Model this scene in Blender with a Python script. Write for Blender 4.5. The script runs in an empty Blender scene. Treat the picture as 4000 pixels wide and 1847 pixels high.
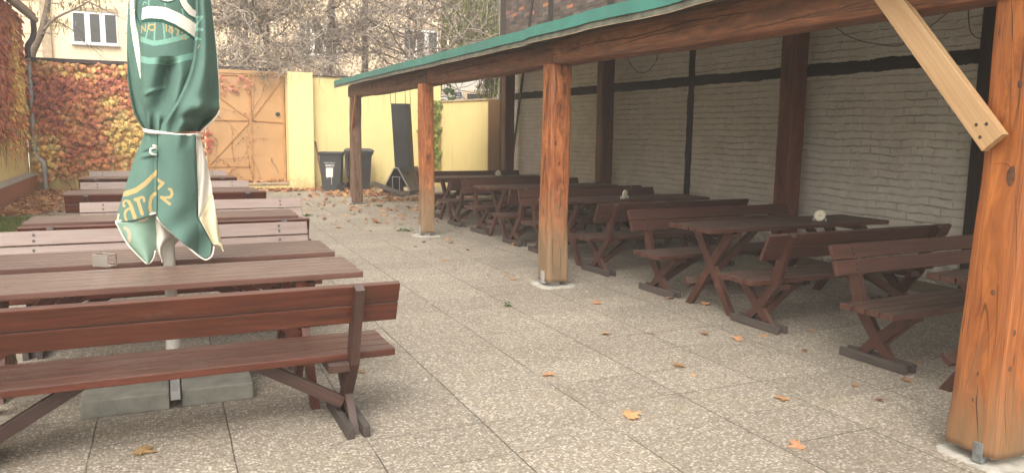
import bpy, bmesh, math, random
from mathutils import Vector, Matrix, noise
R = math.radians
sc = bpy.context.scene
col = sc.collection
rnd = random.Random(7)

# ------------------------------------------------------------------ camera
YAW, PITCH, ROLL, FPX, CAMH = .420574, .135774, -.013935, 3016., 1.6
cy, sy, cp, sp = math.cos(YAW), math.sin(YAW), math.cos(PITCH), math.sin(PITCH)
fw = Vector((sy*cp, cy*cp, -sp)); rt = Vector((cy, -sy, 0)); dn = fw.cross(rt)
cr, sr = math.cos(ROLL), math.sin(ROLL)
rt, dn = cr*rt + sr*dn, -sr*rt + cr*dn
EYE = Vector((0, 0, CAMH))
cam_d = bpy.data.cameras.new('camera'); cam = bpy.data.objects.new('camera', cam_d); col.objects.link(cam)
up = -dn
cam.matrix_world = Matrix(((rt.x, up.x, -fw.x, EYE.x), (rt.y, up.y, -fw.y, EYE.y), (rt.z, up.z, -fw.z, EYE.z), (0, 0, 0, 1)))
cam_d.sensor_width = 36; cam_d.lens = FPX/4000*36; cam_d.clip_start = .05; cam_d.clip_end = 2000
sc.camera = cam

def ray(x, y):
    return rt*((x-2000)/FPX) + dn*((y-923.5)/FPX) + fw
def atY(x, y, Y):
    d = ray(x, y); return EYE + d*(Y/d.y)
def atX(x, y, X):
    d = ray(x, y); return EYE + d*(X/d.x)
def atZ(x, y, z=0.):
    d = ray(x, y); return EYE + d*((z-CAMH)/d.z)

# ------------------------------------------------------------------ nodes
class NT:
    def __init__(s, name, rough=.6, spec=.5):
        s.m = bpy.data.materials.new(name); s.m.use_nodes = True
        s.t = s.m.node_tree; s.b = s.t.nodes['Principled BSDF']
        s.b.inputs['Roughness'].default_value = rough
        s.b.inputs['Specular IOR Level'].default_value = spec
    def n(s, typ, ins=None, **kw):
        nd = s.t.nodes.new(typ)
        for k, v in kw.items(): setattr(nd, k, v)
        for k, v in (ins or {}).items(): s.set(nd.inputs[k], v)
        return nd
    def set(s, sock, v):
        if isinstance(v, bpy.types.NodeSocket): s.t.links.new(v, sock)
        elif isinstance(v, (tuple, list)) and sock.type == 'RGBA' and len(v) == 3: sock.default_value = (*v, 1)
        else: sock.default_value = v
    def math(s, op, a, b=0., c=0., clamp=False):
        nd = s.n('ShaderNodeMath', {0: a, 1: b, 2: c}, operation=op); nd.use_clamp = clamp
        return nd.outputs[0]
    def vmath(s, op, a, b=(0, 0, 0)):
        return s.n('ShaderNodeVectorMath', {0: a, 1: b}, operation=op).outputs[0]
    def noise(s, vec, scale, detail=4., rough=.5, dist=0.):
        nd = s.n('ShaderNodeTexNoise', {'Vector': vec, 'Scale': scale, 'Detail': detail, 'Roughness': rough, 'Distortion': dist})
        return nd.outputs['Fac']
    def ramp(s, fac, stops, interp='LINEAR'):
        nd = s.n('ShaderNodeValToRGB', {'Fac': fac}); e = nd.color_ramp.elements; nd.color_ramp.interpolation = interp
        while len(e) < len(stops): e.new(.5)
        for i, (p, c) in enumerate(stops):
            e[i].position = p; e[i].color = (*c, 1) if len(c) == 3 else c
        return nd.outputs['Color']
    def step(s, fac, lo, hi):
        nd = s.n('ShaderNodeMapRange', {'Value': fac, 'From Min': lo, 'From Max': hi}); return nd.outputs[0]
    def mix(s, fac, a, b, blend='MIX'):
        nd = s.n('ShaderNodeMix', data_type='RGBA', blend_type=blend)
        s.set(nd.inputs[0], fac); s.set(nd.inputs[6], a); s.set(nd.inputs[7], b); return nd.outputs[2]
    def coord(s, k='Object'): return s.n('ShaderNodeTexCoord').outputs[k]
    def pos(s): return s.n('ShaderNodeNewGeometry').outputs['Position']
    def rand(s): return s.n('ShaderNodeObjectInfo').outputs['Random']
    def sep(s, v): return s.n('ShaderNodeSeparateXYZ', {0: v}).outputs
    def comb(s, x, y, z): return s.n('ShaderNodeCombineXYZ', {0: x, 1: y, 2: z}).outputs[0]
    def scale(s, v, k): return s.vmath('MULTIPLY', v, k)
    def bump(s, h, strength=.3, dist=.01, normal=None):
        ins = {'Height': h, 'Strength': strength, 'Distance': dist}
        if normal: ins['Normal'] = normal
        o = s.n('ShaderNodeBump', ins).outputs[0]; s.set(s.b.inputs['Normal'], o); return o
    def col(s, c): s.set(s.b.inputs['Base Color'], c)
    def rough(s, c): s.set(s.b.inputs['Roughness'], c)

def plain(name, c, rough=.6, spec=.5, metal=0., var=.15, vscale=6., bump=0.):
    t = NT(name, rough, spec); p = t.coord()
    f = t.noise(p, vscale, 5, .6)
    lo = tuple(v*(1-var) for v in c); hi = tuple(min(1, v*(1+var)) for v in c)
    t.col(t.ramp(f, [(.3, lo), (.7, hi)])); t.b.inputs['Metallic'].default_value = metal
    if bump: t.bump(t.noise(p, vscale*12, 4, .6), bump, .004)
    return t.m

def wood(name, dark, light, grey, wear_up=.6, rough=.42, wear_all=.0, gx=2.2, gy=46., spec=.5, knots=False, bump=.25, lowgrey=None, checks=0., axe=0.):
    """wood whose grain follows the UV u axis (metres)"""
    t = NT(name, rough, spec); uv = t.coord('UV'); r = t.rand()
    off = t.n('ShaderNodeCombineXYZ', {0: t.math('MULTIPLY', r, 37.), 1: t.math('MULTIPLY', r, 11.), 2: 0.}).outputs[0]
    v = t.vmath('ADD', uv, off)
    big = t.noise(t.scale(v, (.9, 5., 1)), 1., 4, .6); wear = t.noise(t.scale(v, (3., 9., 1)), 1., 6, .75)
    warp = t.vmath('ADD', v, t.comb(0., t.math('MULTIPLY', t.math('SUBTRACT', t.noise(t.scale(v, (1.6, 5, 1)), 1.), .5), .05), 0.))
    g = t.noise(t.scale(warp, (gx, gy, 1)), 1., 6, .62)
    fine = t.noise(t.scale(warp, (gx*3, gy*(2.4 if axe else 5), 1)), 1., 4, .65)
    c = t.ramp(g, [(.3, dark), (.68, light)])
    c = t.mix(t.step(big, .35, .7), c, t.mix(.55, c, dark))
    c = t.mix(t.math('MULTIPLY', t.step(fine, .46, .66), .6 if axe else .35), c, dark)
    if grey: c = t.mix(t.math('MULTIPLY', t.step(wear, .62, .72), .35), c, grey)
    if axe:
        ax = t.noise(t.scale(warp, (4., 62., 1)), 1., 5, .62, .25); ax2 = t.noise(t.scale(v, (1.1, 2.5, 1)), 1., 2)
        c = t.mix(t.math('MULTIPLY', t.math('MULTIPLY', t.step(ax, .52, .62), axe), t.step(ax2, .25, .5)), c, tuple(x*.5 for x in dark))
        c = t.mix(t.math('MULTIPLY', t.step(ax, .42, .30), axe*.5), c, tuple(min(1, x*1.25) for x in light))
    if knots:
        k = t.n('ShaderNodeTexVoronoi', {'Vector': t.scale(warp, (2.1, 7.5, 1)), 'Scale': 1.}).outputs['Distance']
        c = t.mix(t.step(k, .09, .03), c, tuple(x*.28 for x in dark))
        c = t.mix(t.math('MULTIPLY', t.step(k, .22, .1), .4), c, dark)
    if checks:
        ck = t.noise(t.scale(v, (.55, 26., 1)), 1., 2, .4)
        ckm = t.math('MULTIPLY', t.step(t.math('ABSOLUTE', t.math('SUBTRACT', ck, .5)), .012, .003), t.step(big, .42, .55))
        c = t.mix(t.math('MULTIPLY', ckm, checks), c, tuple(x*.15 for x in dark))
    if grey:
        nz = t.sep(t.n('ShaderNodeNewGeometry').outputs['Normal'])[2]
        m = t.math('MULTIPLY', t.step(nz, .4, .9), wear_up)
        m = t.math('MAXIMUM', m, wear_all)
        pat = t.step(t.noise(t.scale(v, (2.5, 16, 1)), 1., 6, .7), .25, .65)
        c = t.mix(t.math('MULTIPLY', m, pat), c, t.mix(fine, grey, tuple(x*.7 for x in grey)))
    if lowgrey:
        z = t.sep(t.pos())[2]; zz = t.math('ADD', z, t.math('MULTIPLY', t.math('SUBTRACT', t.math('ADD', t.math('MULTIPLY', g, .5), t.math('MULTIPLY', fine, .5)), .5), 1.7))
        c = t.mix(t.math('MULTIPLY', t.step(zz, lowgrey[1], lowgrey[2]), .85), c, t.mix(g, tuple(x*.55 for x in lowgrey[0]), tuple(x*1.25 for x in lowgrey[0])))
    br = t.n('ShaderNodeHueSaturation', {'Value': t.math('ADD', t.math('MULTIPLY', r, .35), .82), 'Color': c}).outputs[0]
    t.col(br)
    t.rough(t.math('ADD', t.math('MULTIPLY', fine, .25), rough-.12))
    t.bump(t.math('ADD', t.math('MULTIPLY', g, .7), t.math('MULTIPLY', fine, .5)), bump, .006)
    return t.m

M = {}
M['bench'] = wood('dark_varnished_wood', (.045, .012, .007), (.150, .038, .018), (.165, .115, .095), .72, .38)
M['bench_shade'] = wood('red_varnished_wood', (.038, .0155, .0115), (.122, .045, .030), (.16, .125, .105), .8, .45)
M['leg'] = wood('worn_dark_legs', (.030, .016, .013), (.095, .043, .031), (.15, .125, .115), .8, .45)
M['foot'] = wood('charcoal_feet', (.042, .034, .030), (.10, .08, .07), (.14, .125, .115), .7, .6)
M['bleached'] = wood('bleached_sky_pale_wood', (.165, .11, .092), (.275, .20, .175), (.31, .27, .25), .8, .42, wear_all=.4, knots=True)  # part weathering, part sky reflection on the leaning slats put into the colour
M['tabletop'] = wood('weathered_table_wood', (.075, .036, .028), (.165, .082, .062), (.20, .155, .135), .85, .36)
M['post'] = wood('orange_larch', (.19, .052, .016), (.54, .205, .072), None, 0, .5, gx=4.2, gy=24., knots=True, bump=.8, lowgrey=((.235, .17, .10), 1.0, .38), checks=.6, axe=1.)
M['post_near'] = wood('honey_larch', (.20, .056, .014), (.49, .175, .046), None, 0, .42, gx=1.3, gy=58., knots=True, bump=.6, lowgrey=((.23, .145, .075), .55, .08), checks=.7, axe=.55)
M['post_grey'] = wood('weathered_larch', (.12, .065, .04), (.36, .20, .12), None, 0, .65, gx=1.4, gy=28., bump=.6, knots=True, checks=.8, axe=.5)
M['post_red'] = wood('red_brown_post', (.09, .026, .013), (.24, .075, .034), None, 0, .5, gx=1.6, gy=24., bump=.4, checks=.6, axe=.3)
M['beam'] = wood('beam_wood', (.085, .034, .017), (.32, .125, .055), None, 0, .55, gx=1.2, gy=16., bump=.8, checks=1., axe=.6)
M['pine'] = wood('fresh_pine', (.42, .25, .12), (.60, .42, .235), None, 0, .5, gx=.9, gy=60., knots=True, bump=.15)
M['timber'] = wood('black_timber', (.008, .006, .005), (.03, .022, .018), None, 0, .7, bump=.6)
M['timber_brown'] = wood('brown_black_timber', (.022, .014, .010), (.075, .05, .036), None, 0, .7, bump=.7)
M['shed_board'] = plain('dark_board', (.05, .042, .036), .6, var=.3)

def m_paving():
    t = NT('exposed_aggregate', .72, .35); p = t.pos(); s = t.sep(p)
    w = t.noise(t.scale(p, (.6, .6, 0)), 1., 3, .6)
    v = t.n('ShaderNodeTexVoronoi', {'Vector': t.vmath('ADD', p, t.comb(0., 0., .37)), 'Scale': 62., 'Randomness': 1.})
    v2 = t.n('ShaderNodeTexVoronoi', {'Vector': p, 'Scale': 105.})
    peb = t.step(v.outputs['Distance'], .56, .42)
    cr_ = t.sep(v.outputs['Color'])
    pc = t.ramp(cr_[0], [(0., (.15, .13, .10)), (.35, (.33, .292, .238)), (.7, (.45, .41, .345)), (1., (.64, .60, .53))])
    pc = t.mix(t.math('MULTIPLY', cr_[1], .35), pc, (.40, .31, .23))
    small = t.ramp(t.sep(v2.outputs['Color'])[0], [(0., (.20, .178, .148)), (1., (.40, .365, .315))])
    cem = t.mix(.6, (.235, .205, .16), small)
    c = t.mix(peb, cem, pc)
    # slab pattern: 650 x 435 mm
    dx = t.math('MULTIPLY', t.math('SUBTRACT', t.noise(t.scale(p, (3, 3, 0)), 1.), .5), .012)
    fx = t.math('DIVIDE', t.math('SUBTRACT', t.math('ADD', s[0], dx), .243), .648)
    fy = t.math('DIVIDE', t.math('SUBTRACT', t.math('ADD', s[1], dx), 2.489), .4345)
    def dist(f): return t.math('ABSOLUTE', t.math('SUBTRACT', t.math('FRACT', t.math('ADD', f, .5)), .5))
    jx = t.step(t.math('MULTIPLY', dist(fx), .648), .0050, .002)
    jy = t.math('MULTIPLY', t.step(t.math('MULTIPLY', dist(fy), .4345), .005, .002), t.step(t.noise(t.scale(p, (1.1, 1.1, 0)), 1., 2), .47, .62))
    ji = t.math('MULTIPLY', jx, t.step(t.noise(t.scale(p, (1.9, 1.9, 0)), 1., 3, .6), .30, .46))
    j = t.math('MAXIMUM', ji, jy)
    idv = t.comb(t.math('FLOOR', fx), t.math('FLOOR', fy), 0.)
    wn = t.n('ShaderNodeTexWhiteNoise', {'Vector': idv}, noise_dimensions='3D').outputs['Value']
    c = t.n('ShaderNodeHueSaturation', {'Value': t.math('ADD', .88, t.math('MULTIPLY', wn, .2)), 'Color': c}).outputs[0]
    c = t.mix(t.math('MULTIPLY', t.step(w, .5, .72), .4), c, t.mix(.5, c, (.13, .10, .075)))
    st = t.noise(p, 2.6, 6, .7)
    c = t.mix(t.math('MULTIPLY', t.step(st, .57, .75), .35), c, (.15, .115, .085))
    mo = t.noise(t.scale(p, (.9, .9, 0)), 1.7, 5, .7)
    c = t.mix(t.math('MULTIPLY', t.step(mo, .58, .78), .4), c, (.30, .265, .15))
    spots = t.noise(p, 14., 3, .5)
    c = t.mix(t.math('MULTIPLY', t.step(spots, .70, .76), .6), c, (.09, .07, .05))
    c = t.mix(t.math('MULTIPLY', j, .82), c, (.050, .045, .034))
    t.col(c)
    h = t.math('SUBTRACT', t.math('MULTIPLY', peb, .6), t.math('MULTIPLY', j, 1.2))
    t.bump(h, .6, .006); return t.m
M['paving'] = m_paving()

def m_soil():
    t = NT('dry_soil', .95, .2); p = t.pos()
    t.col(t.ramp(t.noise(p, 9., 8, .7), [(.3, (.10, .075, .05)), (.7, (.26, .21, .15))])); t.bump(t.noise(p, 40., 5, .7), .6, .02); return t.m
M['soil'] = m_soil()

def m_brick(white):
    t = NT('white_painted_brick' if white else 'bare_brick', .55 if white else .85, .4); p = t.pos(); s = t.sep(p)
    wob = t.noise(t.scale(p, (1, 2.2, 2.2)), 1., 4, .6)
    wob2 = t.noise(t.scale(p, (1, 9, 9)), 1., 3, .6)
    zz = t.math('ADD', s[2], t.math('ADD', t.math('MULTIPLY', t.math('SUBTRACT', wob, .5), .075), t.math('MULTIPLY', t.math('SUBTRACT', wob2, .5), .03)))
    yy = t.math('ADD', s[1], t.math('MULTIPLY', t.math('SUBTRACT', wob2, .5), .04))
    v = t.comb(yy, zz, 0.)
    b = t.n('ShaderNodeTexBrick', {'Vector': v, 'Color1': (0, 0, 0), 'Color2': (1, 1, 1), 'Mortar': (.5, .5, .5), 'Scale': 1., 'Mortar Size': .011 if white else .010,
            'Mortar Smooth': 1. if white else .6, 'Bias': 0., 'Brick Width': .285, 'Row Height': .092})
    fac, rc = b.outputs['Fac'], t.sep(b.outputs['Color'])[0]
    if white:
        c = t.ramp(t.noise(t.scale(p, (1, 5, 5)), 1., 6, .7), [(.25, (.73, .69, .62)), (.7, (.86, .82, .75))])
        c = t.mix(t.math('MULTIPLY', rc, .12), c, (.40, .36, .30))
        c = t.mix(t.math('MULTIPLY', fac, .10), c, (.30, .26, .21))
        c = t.mix(t.math('MULTIPLY', t.step(t.noise(t.scale(p, (1, .8, 1.1)), 1.3, 6, .7), .48, .72), .32), c, (.40, .35, .25))
        chip = t.noise(t.scale(p, (1, 14, 14)), 1., 3, .5)
        c = t.mix(t.step(chip, .74, .77), c, (.16, .11, .08))
        c = t.mix(t.math('MULTIPLY', t.step(t.math('SUBTRACT', wob2, t.math('MULTIPLY', s[2], .9)), .25, .6), .7), c, (.20, .16, .12))
        t.col(c)
        row = t.math('ABSOLUTE', t.math('SUBTRACT', t.math('FRACT', t.math('ADD', t.math('DIVIDE', zz, .092), .5)), .5))
        rl = t.math('MULTIPLY', t.step(row, .17, .02), t.step(wob2, .36, .6))
        fac2 = t.math('MULTIPLY', fac, t.step(t.noise(t.scale(p, (1, 3.1, 3.1)), 1., 2), .38, .62))
        c = t.mix(t.math('MULTIPLY', rl, .2), c, (.30, .25, .19)); t.col(c)
        h = t.math('ADD', t.math('ADD', t.math('MULTIPLY', fac2, -.55), t.math('MULTIPLY', rl, -.6)), t.math('ADD', t.math('MULTIPLY', rc, .25), t.math('MULTIPLY', wob2, 1.5)))
        t.bump(h, 1., .016)
    else:
        c = t.ramp(rc, [(0., (.045, .032, .028)), (.45, (.095, .062, .05)), (.8, (.15, .11, .095)), (.9, (.17, .12, .10)), (.93, (.42, .15, .06)), (1., (.46, .19, .09))])
        c = t.mix(t.math('MULTIPLY', t.step(wob, .5, .7), .45), c, (.20, .17, .155))
        c = t.mix(fac, c, (.075, .062, .055)); t.col(c)
        t.bump(t.math('SUBTRACT', t.math('MULTIPLY', wob2, .5), fac), .8, .012)
    return t.m
M['white_brick'] = m_brick(True); M['bare_brick'] = m_brick(False)

def m_plaster(name, c, dirt=(.35, .27, .16), base=.35, rough=.85):
    t = NT(name, rough, .3); p = t.pos()
    z = t.sep(p)[2]
    n = t.noise(p, 1.3, 6, .65); n2 = t.noise(p, 7., 5, .7)
    k = t.mix(t.math('MULTIPLY', t.step(n, .4, .75), .5), c, tuple(x*.82 for x in c))
    streak = t.noise(t.scale(p, (9., 9., .5)), 1., 4, .6)
    k = t.mix(t.math('MULTIPLY', t.step(streak, .54, .76), .4), k, dirt)
    k = t.mix(t.math('MULTIPLY', t.step(t.math('ADD', z, t.math('MULTIPLY', t.math('SUBTRACT', n2, .5), 1.1)), base, .0), .65), k, dirt)
    t.col(k); t.bump(t.noise(p, 60., 4, .6), .25, .006); return t.m
M['yellow'] = m_plaster('yellow_plaster', (.82, .68, .32), (.44, .34, .15))
M['pale_yellow'] = m_plaster('bright_yellow_plaster', (.86, .75, .37), (.46, .36, .17))
M['cream'] = m_plaster('cream_plaster', (.84, .69, .49), (.55, .42, .28), .1)
M['offwhite'] = m_plaster('white_plaster', (.85, .83, .78), (.5, .46, .4), .1)
M['brownwall'] = m_plaster('brown_plaster', (.26, .15, .07), (.16, .1, .06), .3)
M['plinth'] = m_plaster('red_brown_plinth', (.36, .155, .095), (.16, .09, .06), .2)
M['gate'] = plain('orange_gate_paint', (.50, .295, .135), .45, var=.12, vscale=1.2)
M['gate_dark'] = plain('gate_edge', (.46, .235, .08), .5)
M['stone'] = plain('sill_stone', (.42, .33, .22), .8, var=.3, vscale=5, bump=.4)
M['darkmetal'] = plain('dark_metal_cap', (.045, .036, .034), .5, var=.3)
M['zinc'] = plain('zinc', (.40, .41, .41), .45, metal=.25, var=.15)
M['steel'] = plain('brushed_steel', (.62, .60, .57), .3, metal=.9, var=.08)
M['black_iron'] = plain('soot_black_steel', (.030, .032, .033), .55, var=.35, vscale=3., spec=.4)
M['hood'] = plain('dusty_black_steel', (.085, .072, .06), .65, var=.4, vscale=4.)
M['bin'] = plain('charcoal_plastic', (.035, .038, .038), .5, var=.15, vscale=3)
M['bin_rim'] = plain('worn_charcoal_plastic', (.085, .085, .082), .55, var=.25)
M['rubber'] = plain('black_rubber', (.015, .015, .015), .8)
M['paper'] = plain('white_paper', (.78, .77, .72), .8, var=.08, vscale=20)
M['white_print'] = plain('white_print', (.75, .75, .72), .7, var=.05)
M['concrete'] = plain('grey_concrete', (.215, .215, .185), .9, var=.22, vscale=9, bump=.5)
M['pad'] = plain('pale_concrete', (.44, .425, .38), .95, var=.3, vscale=12, bump=.4)
M['roof_green'] = plain('green_roofing', (.042, .20, .165), .5, var=.2, vscale=2.2)
M['roof_trim'] = plain('mossy_trim', (.13, .135, .105), .75, var=.5, vscale=9)
M['roof_under'] = plain('roof_boards', (.14, .09, .05), .8, var=.3)
M['pole'] = plain('white_pole', (.72, .70, .63), .35, var=.05)
M['cloth_white'] = plain('white_canvas', (.80, .77, .68), .85, var=.05, vscale=3)
M['tile'] = plain('clay_tiles', (.30, .12, .07), .8, var=.3, vscale=8)
M['glass'] = plain('dark_glass', (.02, .025, .028), .06, var=.3, vscale=1.5, spec=.8)
M['pvc'] = plain('white_window_frame', (.82, .82, .80), .4, var=.03)
M['bark'] = plain('grey_bark', (.17, .135, .11), .9, var=.35, vscale=14, bump=.6)
M['twig'] = plain('grey_twigs', (.37, .315, .265), .9, var=.4, vscale=1.2)
M['vine'] = plain('vine_stem', (.30, .17, .09), .9, var=.3)
M['blue_sign'] = plain('dark_blue_plate', (.02, .035, .10), .4)
M['bracket'] = plain('dull_galvanised', (.16, .17, .17), .6, metal=.2, var=.35, vscale=30)
M['knot'] = plain('wood_knot', (.10, .042, .02), .6, var=.5, vscale=30)
M['crack'] = plain('dark_crack', (.028, .013, .007), .9)
M['cable'] = plain('dark_cable', (.09, .075, .065), .6)
M['butt'] = plain('white_filter', (.78, .76, .72), .8)

def m_leaf(name, trans=.25):
    t = NT(name, .65, .35); c = t.n('ShaderNodeVertexColor', layer_name='Col').outputs['Color']
    v = t.noise(t.coord(), 22., 3, .6)
    c = t.n('ShaderNodeHueSaturation', {'Value': t.math('ADD', .75, t.math('MULTIPLY', v, .5)), 'Color': c}).outputs[0]
    t.col(c)
    tr = t.n('ShaderNodeBsdfTranslucent', {'Color': c}); mx = t.n('ShaderNodeMixShader', {0: trans, 1: t.b.outputs[0], 2: tr.outputs[0]})
    t.t.links.new(mx.outputs[0], t.t.nodes['Material Output'].inputs['Surface']); return t.m
M['leaf'] = m_leaf('leaf')

def m_cloth(name, c, trans=0.12):
    t = NT(name, .95, .12); p = t.coord()
    wv = t.noise(p, 350., 2, .5); big = t.noise(p, 5., 4, .6)
    k = t.ramp(big, [(.3, tuple(x*.88 for x in c)), (.7, tuple(min(1, x*1.1) for x in c))])
    t.col(k); cr_ = t.noise(t.scale(p, (16., 16., 3.5)), 1., 5, .6, .6)
    t.bump(t.math('ADD', t.math('MULTIPLY', wv, .05), cr_), .35, .012); return t.m
M['canopy'] = m_cloth('green_canvas', (.105, .192, .162))
M['canopy_under'] = m_cloth('pale_green_underside', (.30, .47, .375))
M['teal_print'] = m_cloth('pale_teal_print', (.20, .40, .33))
M['dark_print'] = m_cloth('dark_green_print', (.035, .095, .078))
M['gold_print'] = m_cloth('gold_print', (.45, .335, .155))
M['cream_print'] = m_cloth('cream_print', (.62, .55, .42))
M['canvas'] = m_cloth('white_canvas_panel', (.82, .79, .70))
M['canvas_cream'] = m_cloth('cream_canvas_panel', (.80, .73, .50))
M['mat'] = plain('beer_mat_card', (.80, .76, .62), .85, var=.06)

# ------------------------------------------------------------------ mesh building
class MB:
    def __init__(s): s.v, s.f, s.u, s.c, s.mi = [], [], [], None, None
    def box(s, p0, p1, w, t, side=(0, 1, 0), bev=.004, jit=0.):
        """board from p0 to p1, w along side, t along the third axis"""
        p0, p1 = Vector(p0), Vector(p1); d = (p1-p0); L = d.length; d.normalize()
        sd = Vector(side); sd = (sd - d*sd.dot(d)).normalized(); th = d.cross(sd)
        bm = bmesh.new(); bmesh.ops.create_cube(bm, size=1.)
        for v in bm.verts: v.co = Vector((v.co.x*L, v.co.y*w, v.co.z*t))
        if bev: bmesh.ops.bevel(bm, geom=bm.edges[:], offset=min(bev, t*.3, w*.3), segments=2, affect='EDGES', profile=.6)
        ou, ov = rnd.random()*20, rnd.random()*20; b = len(s.v); bm.verts.index_update()
        for v in bm.verts:
            s.v.append(p0 + d*(v.co.x + L/2) + sd*v.co.y + th*v.co.z)
        for f in bm.faces:
            s.f.append([b+v.index for v in f.verts])
            s.u.append([(v.co.x+ou, v.co.y + v.co.z + ov) for v in f.verts])
        bm.free(); return s
    def aabb(s, a, b, bev=.004):
        a, b = Vector(a), Vector(b); c = (a+b)/2; e = b-a
        k = max(range(3), key=lambda i: e[i])
        ax = [Vector((1, 0, 0)), Vector((0, 1, 0)), Vector((0, 0, 1))]
        o = [i for i in range(3) if i != k]
        d = ax[k]; sd = ax[o[0]]
        return s.box(c - d*e[k]/2, c + d*e[k]/2, e[o[0]], e[o[1]], sd, bev)
    def tube(s, pts, rad, n=8, cap=True, uo=None):
        pts = [Vector(p) for p in pts]; k = len(pts)
        if not isinstance(rad, (list, tuple)): rad = [rad]*k
        b = len(s.v); prev = None; ou = rnd.random()*20 if uo is None else uo; ul = 0.; us = []
        for i, p in enumerate(pts):
            d = (pts[min(i+1, k-1)] - pts[max(i-1, 0)])
            if d.length < 1e-9: d = Vector((0, 0, 1))
            d.normalize()
            if prev is None:
                a = d.cross(Vector((0, 0, 1)) if abs(d.z) < .9 else Vector((1, 0, 0))).normalized()
            else:
                a = (prev - d*prev.dot(d)); a = a.normalized() if a.length > 1e-6 else d.orthogonal().normalized()
            prev = a; c = d.cross(a)
            for j in range(n):
                an = 2*math.pi*j/n; s.v.append(p + (a*math.cos(an) + c*math.sin(an))*rad[i])
            if i: ul += (p-pts[i-1]).length
            us.append(ul)
        for i in range(k-1):
            for j in range(n):
                j2 = (j+1) % n
                s.f.append([b+i*n+j, b+i*n+j2, b+(i+1)*n+j2, b+(i+1)*n+j])
                vv = 6.28*rad[i]/n
                s.u.append([(us[i]+ou, j*vv), (us[i]+ou, (j+1)*vv), (us[i+1]+ou, (j+1)*vv), (us[i+1]+ou, j*vv)])
        if cap:
            for i, rv in ((0, True), (k-1, False)):
                ids = [b+i*n+j for j in range(n)]
                if rv: ids.reverse()
                s.f.append(ids); s.u.append([(ou, q*.01) for q in range(n)])
        return s
    def poly(s, pts, th, axis):
        """closed outline extruded by th along axis (both ways)"""
        ax = Vector(axis).normalized()*th/2; n = len(pts); b = len(s.v); ou, ov = rnd.random()*20, rnd.random()*20
        pts = [Vector(p) for p in pts]
        for p in pts: s.v.append(p-ax)
        for p in pts: s.v.append(p+ax)
        q = lambda p: (p.z+ou+p.x*.3, p.y+p.x+ov)
        s.f.append([b+i for i in range(n)]); s.u.append([q(p) for p in pts])
        s.f.append([b+n+i for i in reversed(range(n))]); s.u.append([q(p) for p in reversed(pts)])
        for i in range(n):
            j = (i+1) % n
            s.f.append([b+i, b+n+i, b+n+j, b+j]); s.u.append([(q(pts[i])[0], ov), (q(pts[i])[0], ov+th), (q(pts[j])[0], ov+th), (q(pts[j])[0], ov)])
        return s
    def face(s, pts, colr=None):
        b = len(s.v); s.v += [Vector(p) for p in pts]; s.f.append(list(range(b, b+len(pts)))); s.u.append([(0, 0)]*len(pts))
        if colr is not None:
            if s.c is None: s.c = []
            s.c += [colr]*len(pts)
        return s
    def build(s, name, m, parent=None, smooth=False, world=None):
        off = Vector(world) if world is not None else Vector((0, 0, 0))
        me = bpy.data.meshes.new(name); me.from_pydata([tuple(p-off) for p in s.v], [], s.f)
        uvl = me.uv_layers.new(name='UVMap'); flat = []
        for u in s.u:
            for q in u: flat += [q[0], q[1]]
        uvl.data.foreach_set('uv', flat)
        if s.c:
            at = me.color_attributes.new('Col', 'FLOAT_COLOR', 'POINT'); fl = []
            for c in s.c: fl += [c[0], c[1], c[2], 1.]
            at.data.foreach_set('color', fl)
        for mm in (m if isinstance(m, list) else [m]): me.materials.append(mm)
        if s.mi: me.polygons.foreach_set('material_index', s.mi)
        if smooth: me.polygons.foreach_set('use_smooth', [True]*len(me.polygons))
        me.update()
        o = bpy.data.objects.new(name, me); col.objects.link(o)
        if parent: o.parent = parent
        return o

def tag(o, label=None, cat=None, group=None, kind=None):
    if label: o['label'] = label
    if cat: o['category'] = cat
    if group: o['group'] = group
    if kind: o['kind'] = kind
    return o
def thing(name, label, cat, loc=(0, 0, 0), rz=0., group=None):
    o = bpy.data.objects.new(name, None); col.objects.link(o); o.location = loc; o.rotation_euler = (0, 0, rz); o.empty_display_size = .1
    return tag(o, label, cat, group)
def copy_tree(o, parent=None):
    c = o.copy(); col.objects.link(c); c.parent = parent
    for ch in list(o.children): copy_tree(ch, c)
    return c

def bez(pts, n=8):
    """Catmull-Rom through points"""
    P = [Vector(p) for p in pts]; P = [2*P[0]-P[1]] + P + [2*P[-1]-P[-2]]; out = []
    for i in range(1, len(P)-2):
        for k in range(n):
            t = k/n; a, b, c, d = P[i-1], P[i], P[i+1], P[i+2]
            out.append(.5*((2*b) + (-a+c)*t + (2*a-5*b+4*c-d)*t*t + (-a+3*b-3*c+d)*t**3))
    out.append(P[-2]); return out

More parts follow.
